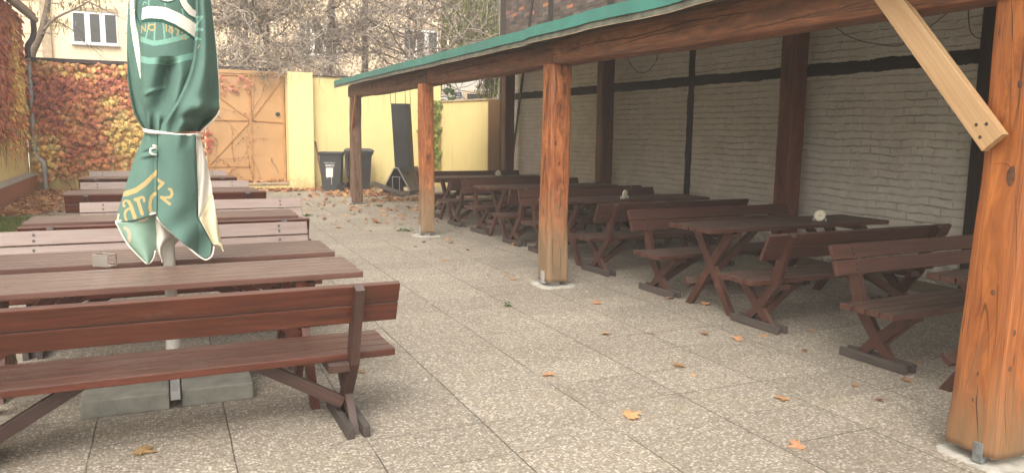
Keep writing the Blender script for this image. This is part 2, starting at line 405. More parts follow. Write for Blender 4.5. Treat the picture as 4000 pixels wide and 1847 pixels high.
def loft(mb, rings, cap0=True, cap1=True):
    b = len(mb.v); n = len(rings[0])
    for rg in rings: mb.v += rg
    for i in range(len(rings)-1):
        for j in range(n):
            j2 = (j+1) % n; mb.f.append([b+i*n+j, b+i*n+j2, b+(i+1)*n+j2, b+(i+1)*n+j]); mb.u.append([(0, 0)]*4)
    if cap0: mb.f.append([b+j for j in reversed(range(n))]); mb.u.append([(0, 0)]*n)
    if cap1: mb.f.append([b+(len(rings)-1)*n+j for j in range(n)]); mb.u.append([(0, 0)]*n)
    return mb
def log(mb, p0, p1, w, h, seed, amp=.012, rows=50, n=40, corner=.18, taper=None, up=(0, 0, 1)):
    """hewn squared log as one uneven tube"""
    p0, p1 = Vector(p0), Vector(p1); d = p1-p0; L = d.length; d.normalize()
    a = Vector(up).cross(d)
    a = Vector((1, 0, 0)) if a.length < .01 else a.normalized()
    c = d.cross(a); b = len(mb.v); ou = seed*3.1
    for i in range(rows+1):
        t = i/rows; q = p0 + d*L*t
        kw, kh = (taper(t) if taper else (1, 1))
        sway = Vector((noise.noise((t*L*.6, seed, 0)), noise.noise((t*L*.6, seed, 7)), 0))*amp*1.5
        for j in range(n):
            an = 2*math.pi*(j+.5)/n; ca, sa = math.cos(an), math.sin(an)
            e = .26
            x = math.copysign(abs(ca)**e, ca); y = math.copysign(abs(sa)**e, sa)
            m = max(abs(ca), abs(sa)); x2, y2 = ca/m, sa/m
            x, y = x*(1-.2)+x2*.2, y*(1-.2)+y2*.2
            f = 1 + amp*6*noise.noise((t*L*1.3, x*1.2+seed, y*1.2)) + amp*3*noise.noise((t*L*4., x*3+seed, y*3)) + amp*1.5*noise.noise((t*L*5, x*14+seed, y*14))
            mb.v.append(q + a*(x*w/2*kw*f + sway.x) + c*(y*h/2*kh*f + sway.y))
    per = 2*(w+h)
    for i in range(rows):
        for j in range(n):
            j2 = (j+1) % n
            mb.f.append([b+i*n+j, b+i*n+j2, b+(i+1)*n+j2, b+(i+1)*n+j])
            u0, u1 = i/rows*L+ou, (i+1)/rows*L+ou; v0, v1 = j/n*per, (j+1)/n*per
            mb.u.append([(u0, v0), (u0, v1), (u1, v1), (u1, v0)])
    for i, rv in ((0, True), (rows, False)):
        ids = [b+i*n+j for j in range(n)]
        if rv: ids.reverse()
        mb.f.append(ids); mb.u.append([(ou, k*.02) for k in range(n)])
    return mb

# ------------------------------------------------------------------ world, light
SUN_EL, SUN_AZ = R(46), R(214)      # azimuth of the sun measured clockwise from +Y
w = bpy.data.worlds.new('World'); sc.world = w; w.use_nodes = True; wt = w.node_tree
sky = wt.nodes.new('ShaderNodeTexSky'); sky.sky_type = 'NISHITA'; sky.sun_disc = False
sky.sun_elevation = SUN_EL; sky.sun_rotation = SUN_AZ; sky.air_density = 1.; sky.dust_density = 4.; sky.ozone_density = 1.
hs = wt.nodes.new('ShaderNodeHueSaturation'); hs.inputs['Saturation'].default_value = .12
tint = wt.nodes.new('ShaderNodeMix'); tint.data_type = 'RGBA'; tint.blend_type = 'MULTIPLY'; tint.inputs[0].default_value = 1.; tint.inputs[7].default_value = (1., .94, .86, 1)
wt.links.new(sky.outputs[0], hs.inputs['Color']); wt.links.new(hs.outputs[0], tint.inputs[6])
wt.links.new(tint.outputs[2], wt.nodes['Background'].inputs['Color'])
wt.nodes['Background'].inputs['Strength'].default_value = .14
sl = bpy.data.lights.new('sun', 'SUN'); sl.energy = .7; sl.angle = R(65); sl.color = (1., .93, .84)
so = bpy.data.objects.new('sun', sl); col.objects.link(so)
sd = Vector((math.sin(SUN_AZ)*math.cos(SUN_EL), math.cos(SUN_AZ)*math.cos(SUN_EL), math.sin(SUN_EL)))
so.rotation_euler = sd.to_track_quat('Z', 'Y').to_euler(); so.location = (-5, -5, 15)
vs = sc.view_settings; vs.view_transform = 'Standard'; vs.look = 'None'; vs.gamma = 1.; vs.use_curve_mapping = False; vs.exposure = 1.42

# ------------------------------------------------------------------ setting
g = MB(); g.face([(-400, -400, -.03), (400, -400, -.03), (400, 400, -.03), (-400, 400, -.03)]); tag(g.build('ground', M['soil']), kind='structure')
g = MB()
g.face([(-1.75, -4, 0), (7.08, -4, 0), (7.08, 15.5, 0), (-1.75, 15.5, 0)])
g.face([(-2.94, 15.5, 0), (7.08, 15.5, 0), (7.08, 21.2, 0), (-2.94, 21.2, 0)])
tag(g.build('paving', M['paving']), kind='structure')

# ------------------------------------------------------------------ bench and table
def strip_yz(path, width, x, th):
    """outline of a bent member in the y-z plane, extruded along x"""
    P = [Vector((x, p[0], p[1])) for p in path]; L, Rr = [], []
    W = width if isinstance(width, (list, tuple)) else [width]*len(P)
    for i, p in enumerate(P):
        if i == 0: d = P[1]-P[0]
        elif i == len(P)-1: d = P[-1]-P[-2]
        else: d = (P[i+1]-P[i]).normalized() + (P[i]-P[i-1]).normalized()
        d.normalize(); nn = Vector((0, d.z, -d.y)); L.append(p+nn*W[i]/2); Rr.append(p-nn*W[i]/2)
    return MB().poly(L + Rr[::-1], th, (1, 0, 0))

def cut_ground(mb):
    for v in mb.v:
        if v.z < 0: v.z = 0.
    return mb

def make_bench(ws, wb, wl, wf):
    H = 1.09; PX = .87
    t = thing('bench', 'bench', 'bench')
    s = MB()
    for k in range(4):
        y = -.10 + k*.109; e = rnd.uniform(-.004, .004)
        s.box((-H-.015+e, y, .41), (H+.015+e, y, .41), .1, .04, (0, 1, 0), .006)
    s.build('seat', ws, t)
    d = Vector((0, -.36, .90)).normalized()
    b = MB(); base = Vector((0, -.205, .617))
    bolts = []; nrm = Vector((0, d.z, -d.y))
    for k in range(2):
        c = base + d*(.047 + k*.117) + nrm*.0
        b.box(c - Vector((H, 0, 0)), c + Vector((H, 0, 0)), .108, .032, d, .006)
        for sx in (-1, 1):
            for dz in (-.022, .022):
                q = c + d*dz + nrm*.0145 + Vector((sx*PX + .01, 0, 0)); bolts.append(MB().tube([q, q+nrm*.006], .010, 10))
    br = b.build('backrest', wb, t)
    for q in bolts: q.build('bolt', M['darkmetal'], br)
    pc = base - nrm*.036
    top = pc + d*.225
    for sx in (-1, 1):
        x = sx*PX
        lg = cut_ground(strip_yz([(top.y, top.z), ((pc.y+.012), pc.z-.01), (-.165, .40), (-.01, .185), (.17, -.03)], [.06, .085, .095, .08, .075], x, .046))
        lg.build('leg', wl, t)
        cut_ground(strip_yz([(.235, .388), (0, .17), (-.18, -.03)], [.075, .08, .075], x, .041)).build('leg', wl, t)
        f = MB()
        for q in (-1, 1):
            f.box((x+q*.0425, -.27, .033), (x+q*.0425, .27, .033), .038, .064, (1, 0, 0), .005)
        f.build('foot', wf, t)
        MB().box((x-sx*.08, -.2, .3655), (x-sx*.08, .24, .3655), .11, .045, (1, 0, 0), .005).build('seat_support', wl, t)
        MB().box((x-sx*.47, .03, .37), (x-sx*.026, -.02, .12), .045, .065, (0, 1, 0), .005).build('brace', wl, t)
    return t

def make_table(wt_, wl):
    t = thing('table', 'table', 'table'); H = 1.125; PX = .83
    s = MB()
    for k in range(6):
        y = -.245 + k*.098; e = rnd.uniform(-.006, .006)
        s.box((-H+e, y, .7625), (H+e, y, .7625), .0885, .036, (0, 1, 0), .006)
    s.build('tabletop', wt_, t)
    for sx in (-1, 1):
        x = sx*PX
        cut_ground(strip_yz([(.23, .742), (-.29, -.03)], .092, x, .048)).build('leg', wl, t)
        cut_ground(strip_yz([(-.23, .742), (.29, -.03)], .092, x, .043)).build('leg', wl, t)
        MB().box((x-sx*.056, -.27, .7195), (x-sx*.056, .27, .7195), .06, .046, (1, 0, 0), .005).build('crosspiece', wl, t)
        MB().box((x-sx*.03, 0, .36), (x-sx*.50, 0, .72), .045, .06, (0, 1, 0), .005).build('brace', wl, t)
    MB().box((-PX-.07, .265, .215), (PX+.07, .265, .215), .085, .04, (0, .8, .6), .005).build('stretcher', wl, t)
    return t

bench_sun = make_bench(M['bench'], M['bench'], M['leg'], M['foot'])
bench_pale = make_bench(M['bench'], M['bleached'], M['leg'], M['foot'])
bench_dim = make_bench(M['bench_shade'], M['bench_shade'], M['bench_shade'], M['foot'])
table_sun = make_table(M['tabletop'], M['bench'])
table_dim = make_table(M['bench_shade'], M['bench_shade'])
used = set()
def place(proto, loc, rz, label, group):
    o = proto if proto.name not in used else copy_tree(proto)
    used.add(proto.name); o.location = (*loc, 0); o.rotation_euler = (0, 0, rz); o['label'] = label; o['group'] = group
    return o
PI = math.pi
gl, gt = 'benches in the open part of the yard', 'tables in the open part of the yard'
place(bench_sun, (-.018, 4.09), R(.8), 'nearest left bench, its back to the viewer, over the concrete parasol slabs', gl)
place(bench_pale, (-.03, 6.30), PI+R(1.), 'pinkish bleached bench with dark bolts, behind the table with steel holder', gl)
place(bench_sun, (.03, 7.13), 0, 'bench of which only a grey top rail shows, behind the pinkish bolted bench', gl)
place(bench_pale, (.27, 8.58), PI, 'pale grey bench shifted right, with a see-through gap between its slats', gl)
place(bench_sun, (.02, 10.22), 0, 'dark brown bench, back to the viewer, right behind the shifted pale grey bench', gl)
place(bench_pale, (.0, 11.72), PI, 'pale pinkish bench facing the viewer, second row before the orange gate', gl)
place(bench_sun, (-.09, 13.12), 0, 'dark bench with grey post caps, back turned, last but one before the creeper wall', gl)
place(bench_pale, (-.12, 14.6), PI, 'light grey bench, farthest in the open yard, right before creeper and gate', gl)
place(table_sun, (-.11, 4.66), R(.8), 'bare weathered table just in front of the white parasol pole', gt)
place(table_sun, (-.12, 5.44), R(1.2), 'reddish table behind the parasol pole with a steel holder on it', gt)
place(table_sun, (.0, 7.78), 0, 'grey brown table between the grass edge and the shifted pale bench', gt)
place(table_sun, (-.04, 10.86), 0, 'dark table in the third left row, in front of the pale pinkish bench', gt)
place(table_sun, (-.1, 13.8), 0, 'table in the farthest left row, in front of the light grey last bench', gt)
gr, gu = 'benches under the pavilion roof', 'tables under the pavilion roof'
CX = 5.35
place(bench_dim, (CX+.06, 3.83), PI+R(2.5), 'reddish bench left of the big near post, white wall showing between its slats', gr)
place(bench_dim, (CX, 4.96), R(2), 'bench with its back to the viewer, between near reddish bench and beer mat table', gr)
place(bench_dim, (CX, 6.40), PI+R(2.5), 'reddish brown bench facing the viewer behind the table with round beer mat', gr)
place(bench_dim, (CX, 7.62), R(3), 'dark bench, back to the viewer, right of the middle post before its table', gr)
place(bench_dim, (CX, 9.09), PI+R(1.5), 'dark bench partly behind the middle post, bolted slats facing the viewer', gr)
place(bench_dim, (CX, 9.97), R(2.5), 'dark bench, back to the viewer, left of the middle post behind the bolted bench', gr)
place(bench_dim, (CX, 11.28), PI+R(4), 'dark bench facing the viewer behind the table with reddish leg cross', gr)
place(bench_dim, (CX-.03, 12.3), R(3), 'small looking dark bench, back to the viewer, right of the second post from left', gr)
place(bench_dim, (CX, 13.75), PI+R(3), 'farthest dark pavilion bench, its top rail standing against the yellow wall', gr)
place(table_dim, (CX-.02, 2.95), R(2), 'table partly hidden by the big near post at the right edge', gu)
place(table_dim, (CX-.01, 5.63), R(2), 'brown slatted table carrying the most clearly seen round beer mat', gu)
place(table_dim, (CX-.02, 8.38), R(2), 'dark table right of the middle post with a narrow tilted beer mat', gu)
place(table_dim, (CX-.02, 10.62), R(3), 'dark table with a reddish leg cross between the two thick posts', gu)
place(table_dim, (CX-.02, 12.98), R(3), 'farthest pavilion table with a lying jar like beer mat holder before the yellow wall', gu)

# beer mats standing in small holders
def beer_mat(loc, rz, tilt, label):
    t = thing('beer_mat_holder', label, 'beer mat holder', loc, rz, 'beer mat holders on the pavilion tables')
    MB().aabb((-.06, -.03, 0), (.06, .03, .012), .002).build('base', M['bench_shade'], t)
    h = MB()
    for sx in (-1, 1): h.aabb((sx*.055-.004, -.03, .012), (sx*.055+.004, .03, .04), .001)
    h.build('bracket', M['zinc'], t)
    m = MB(); c = Vector((0, 0, .064)); n = Vector((0, math.cos(tilt), math.sin(tilt)))
    m.tube([c-n*.008, c+n*.008], .052, 28); o = m.build('beer_mat', M['mat'], t)
    r = MB(); upv = Vector((0, -n.z, n.y)); f0 = c-n*.0088
    pts = [f0 + Vector((math.cos(a), 0, 0))*.043 + upv*math.sin(a)*.043 for a in [i*2*PI/24 for i in range(25)]]
    r.tube(pts, .0014, 4)
    r.tube([f0+Vector((-.022, 0, 0))+upv*-.006, f0+Vector((-.008, 0, 0))+upv*.004, f0+Vector((.008, 0, 0))+upv*-.004, f0+Vector((.024, 0, 0))+upv*.004], .003, 4)
    r.tube([f0+upv*.024, f0+upv*.016], [.006, .002], 6)
    r.build('printed_ring', M['gold_print'], o)
p = atZ(3200, 868, .78); beer_mat((p.x, p.y, .7815), R(-32), .15, 'round cream beer mat standing upright on the near pavilion table')
p = atZ(2440, 779, .78); beer_mat((p.x, p.y, .7815), R(30), .1, 'beer mat seen edge on, on the dark table right of the middle post')
p = atZ(1945, 691, .78); beer_mat((p.x, p.y, .7815), R(-5), .5, 'tilted beer mat on the farthest pavilion table')
# steel holder on the left table
p = atZ(410, 1040, .78)
t = thing('menu_holder', 'small empty steel holder standing on the reddish left table', 'menu holder', (p.x, p.y, .7815), R(-38))
hm = MB()
for x in (-.05, .05):
    hm.aabb((x-.0035, -.035, 0), (x+.0035, .035, .006), .001); hm.aabb((x-.0035, -.035, .066), (x+.0035, .035, .072), .001)
    for y in (-.035, .035): hm.aabb((x-.0035, y-.003, .006), (x+.0035, y+.003, .066), .001)
for y in (-.035, .035):
    hm.aabb((-.0465, y-.003, .067), (.0465, y+.003, .071), .001)
hm.build('frame', M['steel'], t)
MB().aabb((-.046, -.034, .001), (.046, .034, .004), .0005).build('tray', M['steel'], t)
MB().aabb((-.0465, -.0395, .006), (.0465, -.0375, .064), .0005).build('side_plate', M['steel'], t)

# ------------------------------------------------------------------ pavilion
pv = thing('pavilion', 'open wooden pavilion with orange log posts and green roof along the white brick wall', 'pavilion', (5.6, 9., 0))
PW = (5.6, 9., 0)
from mathutils.bvhtree import BVHTree
def on_surface(mb, x, y):
    hit = BVHTree.FromPolygons([tuple(v) for v in mb.v], mb.f).ray_cast(EYE, ray(x, y).normalized())
    return hit[0], hit[1]
def knot(mb, parent, x, y, rx, rz):
    P, n = on_surface(mb, x, y)
    if P is None: return
    a = Vector((0, 0, 1)); a = (a-n*a.dot(n)).normalized(); c = a.cross(n); k = MB(); N = 18
    rings = []
    for f, h in ((1.2, -.004), (1., .0006), (.6, .0012), (.2, .0014)):
        rings.append([P + c*math.cos(2*PI*i/N)*rx*f*(1+.15*noise.noise((i*.8, x, f))) + a*math.sin(2*PI*i/N)*rz*f*(1+.15*noise.noise((i*.7, y, f))) + n*h for i in range(N)])
    loft(k, rings, False, True); k.build('knot', M['knot'], parent, True, PW)
def crack(mb, parent, pts, rad=.0028):
    P = []
    tree = BVHTree.FromPolygons([tuple(v) for v in mb.v], mb.f)
    for q in bez([Vector((x, y, 0)) for x, y in pts], 8):
        h = tree.ray_cast(EYE, ray(q.x + 3*noise.noise((q.x*.02, q.y*.02, 1.)), q.y + 5*noise.noise((q.x*.03, q.y*.03, 4.))).normalized())
        if h[0] is not None: P.append(h[0] - h[1]*rad*.25)
    if len(P) > 3: MB().tube(P, [rad*(.25+.75*math.sin(PI*(i+.5)/len(P))) for i in range(len(P))], 6).build('crack', M['crack'], parent, True, PW)
def pavilion_post(x, y, wd, h, m, seed, amp=.012, taper=None, label=None, z0=.055, notch=True, padw=.40, kn=(), cks=()):
    mb = log(MB(), (x, y, z0), (x, y, h), wd, wd, seed, amp, 60, 48, taper=taper)
    o = mb.build('post', m, pv, True, PW)
    if label: o['label'] = label
    for q in kn: knot(mb, o, *q)
    for q in cks: crack(mb, o, *q)
    pd = MB()
    b = len(pd.v); nseg = 20
    ring = []
    for i in range(nseg):
        a = 2*PI*i/nseg; mm = max(abs(math.cos(a)), abs(math.sin(a))); rr = padw/2/mm*(1+.05*noise.noise((i*.9, seed, 0)))
        ring.append((x+rr*math.cos(a), y+rr*math.sin(a)))
    pd.v += [Vector((q[0], q[1], -.02)) for q in ring] + [Vector((q[0], q[1], .006)) for q in ring]
    pd.f.append([b+nseg+i for i in range(nseg)]); pd.u.append([(0, 0)]*nseg)
    for i in range(nseg):
        j = (i+1) % nseg; pd.f.append([b+i, b+j, b+nseg+j, b+nseg+i]); pd.u.append([(0, 0)]*4)
    pd.build('footing', M['pad'], o, False, PW)
    k = MB(); k.aabb((x-.05, y-.05, .0), (x+.05, y+.05, z0+.02), .003)
    if notch: k.aabb((x-wd/2-.012, y-.035, .03), (x-wd/2+.02, y+.035, .16), .003)
    k.build('bracket', M['zinc'], o, False, PW)
    return o
def tap1(t):
    k = 1.04 - .16*t + .05*math.exp(-((t-.0)/.14)**2) - .05*math.exp(-((t-.62)/.1)**2); return k, k
pavilion_post(3.745, 2.42, .265, 2.27, M['post_near'], 3.3, .010, tap1, 'thick honey coloured log post with knots, flaring at its foot', notch=False, padw=.37,
    kn=((3879, 1142, .012, .014), (3953, 690, .026, .05), (3962, 1300, .008, .016), (3945, 1440, .010, .012), (3820, 1460, .006, .012), (3985, 330, .012, .02), (3800, 1560, .005, .01)),
    cks=(([(3952, -20), (3955, 90), (3958, 225)], .0022), ([(3818, 1500), (3815, 1600), (3821, 1725)], .0024), ([(3868, 640), (3940, 645), (3953, 700)], .0012), ([(3900, 1000), (3893, 1250), (3880, 1420)], .0012), ([(3965, 760), (3970, 900), (3966, 1080)], .0014), ([(3840, 930), (3835, 1080), (3826, 1230)], .001), ([(3935, 1480), (3925, 1600), (3932, 1760)], .0014)))
kb = MB(); kb.aabb((3.592, 2.35, .012), (3.63, 2.40, .115), .003)
for zz in (.05, .09): kb.tube([(3.591, 2.375, zz), (3.586, 2.375, zz)], .007, 8)
kb.build('bracket', M['bracket'], pv, False, PW)
def tap2(t): k = 1.04-.06*t; return k, k
pavilion_post(3.665, 7.12, .235, 2.27, M['post'], 8.1, .014, tap2, 'orange post with dark axe marks and grey foot',
    kn=((2170, 560, .012, .03), (2185, 640, .01, .025), (2190, 420, .008, .03)),
    cks=(([(2168, 250), (2172, 330), (2166, 420)], .004), ([(2200, 290), (2203, 380), (2201, 470)], .003), ([(2150, 480), (2146, 560), (2150, 650)], .003), ([(2185, 700), (2188, 780), (2184, 860)], .003), ([(2135, 350), (2138, 430), (2133, 500)], .004), ([(2205, 560), (2200, 660), (2203, 740)], .003), ([(2160, 880), (2158, 980), (2160, 1080)], .003), ([(2140, 700), (2136, 800), (2140, 870)], .003), ([(2185, 930), (2190, 1020), (2186, 1100)], .0025)))
pavilion_post(3.575, 11.2, .20, 2.27, M['post'], 12.7, .010, tap2)
pavilion_post(3.655, 16.3, .22, 2.25, M['post_grey'], 17.2, .012, tap2, 'weathered brown grey corner post')
for yy, sd_ in ((17.1, 21.), (12.6, 25.), (7.86, 29.)):
    mb = log(MB(), (7.5, yy, 0), (7.5, yy, 3.15), .25, .25, sd_, .006, 40, 40); o = mb.build('post', M['post_red'], pv, True, PW); o['label'] = 'dark red brown post standing against the brick wall'
def bm_t(t): k = 1+.05*math.sin(t*5.); return k, k
for y0, y1, s_, zc, dz in ((16.62, 11.15, 31., 2.375, 0.), (11.147, 7.09, 35., 2.385, .0), (7.087, .6, 39., 2.385, -.01)):
    mb = log(MB(), (3.70, y0, zc), (3.70, y1, zc+dz), .25, .255, s_, .012, 90, 40, taper=bm_t, up=(0, 0, 1)); bo_ = mb.build('beam', M['beam'], pv, True, PW)
    for q in {31.: (([(1500, 345), (1600, 310), (1720, 272)], .006),), 35.: (([(1720, 290), (1830, 262), (1960, 235)], .006), ([(1840, 240), (1950, 215), (2080, 190)], .005)), 39.: (([(2175, 212), (2312, 172), (2500, 140), (2665, 92), (2830, 62), (3000, 34)], .005), ([(2390, 186), (2500, 152), (2595, 128), (2818, 80)], .0045), ([(2900, 120), (3050, 88), (3200, 50)], .003), ([(2250, 240), (2420, 205), (2560, 180)], .003))}[s_]: crack(mb, bo_, *q)
mb = log(MB(), (7.5, 17.9, 3.24), (7.5, .6, 3.24), .2, .2, 51., .006, 60, 32); mb.build('beam', M['post_red'], pv, True, PW)
# roof: sheet rising to the wall, folded green edge, mossy trim under it
def roof_z(x, y): return 2.60 + (x-3.36)*.19 + .014*noise.noise((x*.7, y*.8, 3.))
def edge_z(y): return .010*noise.noise((y*1.1, 5., 1.)) + (.012 if y < 7.2 else 0) + .02*max(0, (4.8-y))/2
rf = MB(); ny, nx = 70, 8; Y0, Y1 = .4, 16.98
b = 0
for layer, dz in ((0, 0.), (1, -.035)):
    for i in range(ny+1):
        for j in range(nx+1):
            y = Y0+(Y1-Y0)*i/ny; x = 3.37+(7.78-3.37)*j/nx
            rf.v.append(Vector((x, y, roof_z(x, y)+dz+(edge_z(y) if j == 0 else 0))))
nn_ = (ny+1)*(nx+1)
ridx = lambda l, i, j: l*nn_+i*(nx+1)+j
for i in range(ny):
    for j in range(nx):
        rf.f.append([ridx(0, i, j), ridx(0, i, j+1), ridx(0, i+1, j+1), ridx(0, i+1, j)]); rf.u.append([(0, 0)]*4)
        rf.f.append([ridx(1, i, j), ridx(1, i+1, j), ridx(1, i+1, j+1), ridx(1, i, j+1)]); rf.u.append([(0, 0)]*4)
rim = [(i, 0) for i in range(ny+1)] + [(ny, j) for j in range(1, nx+1)] + [(i, nx) for i in range(ny-1, -1, -1)] + [(0, j) for j in range(nx-1, 0, -1)]
for k in range(len(rim)):
    a, c = rim[k], rim[(k+1) % len(rim)]
    rf.f.append([ridx(0, *a), ridx(0, *c), ridx(1, *c), ridx(1, *a)]); rf.u.append([(0, 0)]*4)
rf.build('roof', M['roof_green'], pv, False, PW)
def edge_strip(x, zt, zb, th, m, name, parts=1):
    mb = MB(); n = 140
    for i in range(n+1):
        y = Y0+(Y1-Y0)*i/n; z = edge_z(y) + .004*noise.noise((y*6, zt, 2)); dx = .008*noise.noise((y*2.3, zb*7, 4.))
        mb.v += [Vector((x+dx, y, zt+z)), Vector((x+dx-.006+.004*noise.noise((y*3, 1, 1)), y, zb+z)), Vector((x+dx+th, y, zb+z)), Vector((x+dx+th, y, zt+z))]
    for i in range(n):
        for k in range(4):
            mb.f.append([i*4+k, i*4+(k+1) % 4, i*4+4+(k+1) % 4, i*4+4+k]); mb.u.append([(0, 0)]*4)
    mb.f += [[3, 2, 1, 0], [n*4, n*4+1, n*4+2, n*4+3]]; mb.u += [[(0, 0)]*4]*2
    return mb.build(name, m, pv, False, PW)
edge_strip(3.352, 2.61, 2.508, .012, M['roof_green'], 'roof_edge')
edge_strip(3.362, 2.506, 2.461, .010, M['roof_trim'], 'roof_trim')
edge_strip(3.360, 2.460, 2.454, .010, M['stone'], 'drip_edge')
ra = MB()
for i in range(12):
    y = 1.2+i*1.36; ra.box((3.42, y, 2.535), (7.5, y, 3.31), .08, .10, (0, 1, 0), .004)
ra.build('rafters', M['roof_under'], pv, False, PW)
e0, e1 = Vector((3.575, 2.425, 1.575)), Vector((3.575, 3.16, 2.42))
o = MB().box(e0, e1, .125, .045, (0, 1, -1), .003).build('brace', M['pine'], pv, False, PW); o['label'] = 'new pale pine brace with knots and nail holes'
nb = MB(); dd = (e1-e0).normalized(); sdv = Vector((0, dd.z, -dd.y))
for a, c in ((.06, .03), (.09, -.03), (.12, .01)): q = e0+dd*a+sdv*c; nb.tube([q+Vector((-.0235, 0, 0)), q+Vector((-.0225, 0, 0))], .009, 8)
nb.build('nail_hole', M['darkmetal'], o, False, PW)
MB().box((3.56, 16.26, 1.55), (3.56, 15.82, 2.27), .09, .03, (0, 1, 0), .003).build('brace', M['post'], pv, False, PW)

# ------------------------------------------------------------------ half-timbered brick building
bb = thing('brick_building', 'half timbered brick building, painted white under the pavilion roof and bare brown brick above', 'building', (9, 9, 0)); BW = (9, 9, 0)
XW = 7.8
MB().aabb((XW, -4, -.03), (12.5, 18.3, 3.5), 0).build('painted_wall', M['white_brick'], bb, False, BW)
MB().aabb((XW+.012, -4, 3.5), (12.5, 18.3, 7.), 0).build('brick_wall', M['bare_brick'], bb, False, BW)
def rough_strip(y0, z0, y1, z1, wd, seed, proud=.006):
    """dark timber painted unevenly at its edges"""
    P0, P1 = Vector((XW-proud, y0, z0)), Vector((XW-proud, y1, z1)); d = P1-P0; L = d.length; d.normalize(); s_ = Vector((1, 0, 0)).cross(d)
    n = max(12, int(L/.03)); A, B = [], []
    for i in range(n+1):
        q = P0+d*L*i/n
        A.append(q+s_*(wd/2+.012*noise.noise((i*.12, seed, 0))+.009*noise.noise((i*.9, seed, 3)))); B.append(q-s_*(wd/2+.016*noise.noise((i*.12, seed, 9))+.009*noise.noise((i*.9, seed, 5))))
    mb = MB()
    for i in range(n):
        k = len(mb.v)
        mb.v += [A[i], A[i+1], B[i+1], B[i]] + [v+Vector((proud+.03, 0, 0)) for v in (A[i], A[i+1], B[i+1], B[i])]
        for q in ([0, 1, 2, 3], [0, 4, 5, 1], [2, 6, 7, 3]):
            mb.f.append([k+z for z in q]); mb.u.append([(i*.03+seed, 0), (i*.03+seed+.03, 0), (i*.03+seed+.03, wd), (i*.03+seed, wd)])
    return mb
def timber(*a, m='timber'): rough_strip(*a).build('timber', M[m], bb, False, BW)
timber(18.15, 2.42, 5.3, 2.44, .155, 1.5, .006)
timber(10.42, 0, 10.42, 3.6, .15, 3.5, .009)
timber(17.62, .35, 16.2, 5.6, .10, 5.5, .012)
timber(13.02, 0, 13.02, 7., .22, 7.5, .009); timber(15.55, 3.4, 15.55, 7., .20, 8.5, .009)
timber(8.0, 3.4, 8.0, 7., .2, 9.5, .009)
MB().aabb((XW-.05, 4.95, -.02), (XW+.02, 5.52, 3.7), .006).build('timber', M['timber_brown'], bb, False, BW)
MB().aabb((XW-.02, 18.02, 0), (XW+.02, 18.31, 7.), .006).build('timber', M['timber_brown'], bb, False, BW)
MB().aabb((XW-.015, 18.313, 0), (XW+.06, 18.36, 7.), .004).build('edge_strip', M['zinc'], bb, False, BW)
for i, pts in enumerate(([(2445, 218), (2470, 262), (2500, 285), (2530, 280), (2560, 245), (2573, 200)], [(3250, 100), (3330, 150), (3420, 172), (3520, 178), (3620, 115), (3740, 20)], [(3781, 20), (3790, 120), (3825, 152), (3838, 130), (3850, 40)])):
    P = [atX(x, y, XW-.02) for x, y in pts]
    o = MB().tube(bez(P, 6), .005, 5).build('cable', M['cable'])
    tag(o, ('thin cable sagging in a loop on the white wall near the middle post', 'long sagging cable on the white wall above the beer mat table', 'short cable bent to a corner beside the dark corner timber')[i], 'cable')

# ------------------------------------------------------------------ back walls, gate
yw = thing('yellow_wall', 'yellow plastered yard wall with a thick pillar and a lower end by the brick building', 'wall', (5, 20.7, 0)); YW = (5, 20.7, 0)
MB().aabb((2.88, 20.5, -.03), (3.51, 21.1, 3.0), .012).build('pillar', M['pale_yellow'], yw, False, YW)
MB().aabb((3.511, 20.75, -.03), (7.05, 21.05, 2.93), .008).build('wall_panel', M['yellow'], yw, False, YW)
MB().aabb((3.515, 20.70, 2.931), (7.07, 21.10, 2.96), .004).build('wall_cap', M['darkmetal'], yw, False, YW)
a, c = Vector((7.02, 20.72, 0)), Vector((7.45, 18.25, 0)); dv = (c-a).normalized(); sv = Vector((-dv.y, dv.x, 0))
MB().box(a+sv*.12+Vector((0, 0, 1.16)), c+sv*.12+Vector((0, 0, 1.16)), .24, 2.38, sv, .008).build('wall_panel', M['yellow'], yw, False, YW)
MB().box(a+sv*.12+Vector((0, 0, 2.375)), c+sv*.12+Vector((0, 0, 2.375)), .30, .05, sv, .006).build('wall_cap', M['stone'], yw, False, YW)
o = MB().aabb((7.452, 18.2, -.03), (7.77, 18.5, 2.37), .006).build('wall_end', M['brownwall'], yw, False, YW); o['label'] = 'brown plastered end of the wall'
o = MB().aabb((.4, 20.55, -.03), (3.38, 20.999, .15), .01).build('step', M['pale_yellow'], yw, False, YW)
MB().aabb((.38, 20.52, .151), (3.36, 20.999, .205), .008).build('slab', M['stone'], o, False, YW)

gt_ = thing('gate', 'orange double metal gate with diagonal ribs and a round black lock', 'gate', (1., 21.05, 0)); GW = (1., 21.05, 0)
for x0, x1 in ((-1.25, .925), (.935, 2.86)):
    pass
MB().aabb((.93, 21.02, .206), (2.0, 21.06, 2.93), .004).build('leaf', M['gate'], gt_, False, GW)
MB().aabb((2.03, 21.02, .206), (2.86, 21.06, 2.93), .004).build('leaf', M['gate'], gt_, False, GW)
fb = MB()
for q in (((2.015, 21.0, .21), (2.015, 21.0, 2.92)), ((.95, 21.0, .21), (.95, 21.0, 2.92)), ((2.84, 21.0, .21), (2.84, 21.0, 2.92))): fb.box(*q, .045, .03, (1, 0, 0), .003)
for q in (((.975, 21.004, 1.77), (1.99, 21.004, 1.77)), ((2.04, 21.004, 1.77), (2.815, 21.004, 1.73)), ((.975, 21.004, .60), (1.99, 21.004, .60)), ((.975, 21.004, 2.9), (1.99, 21.004, 2.9)), ((2.04, 21.004, 2.9), (2.815, 21.004, 2.9))): fb.box(*q, .022, .03, (0, 1, 0), .002)
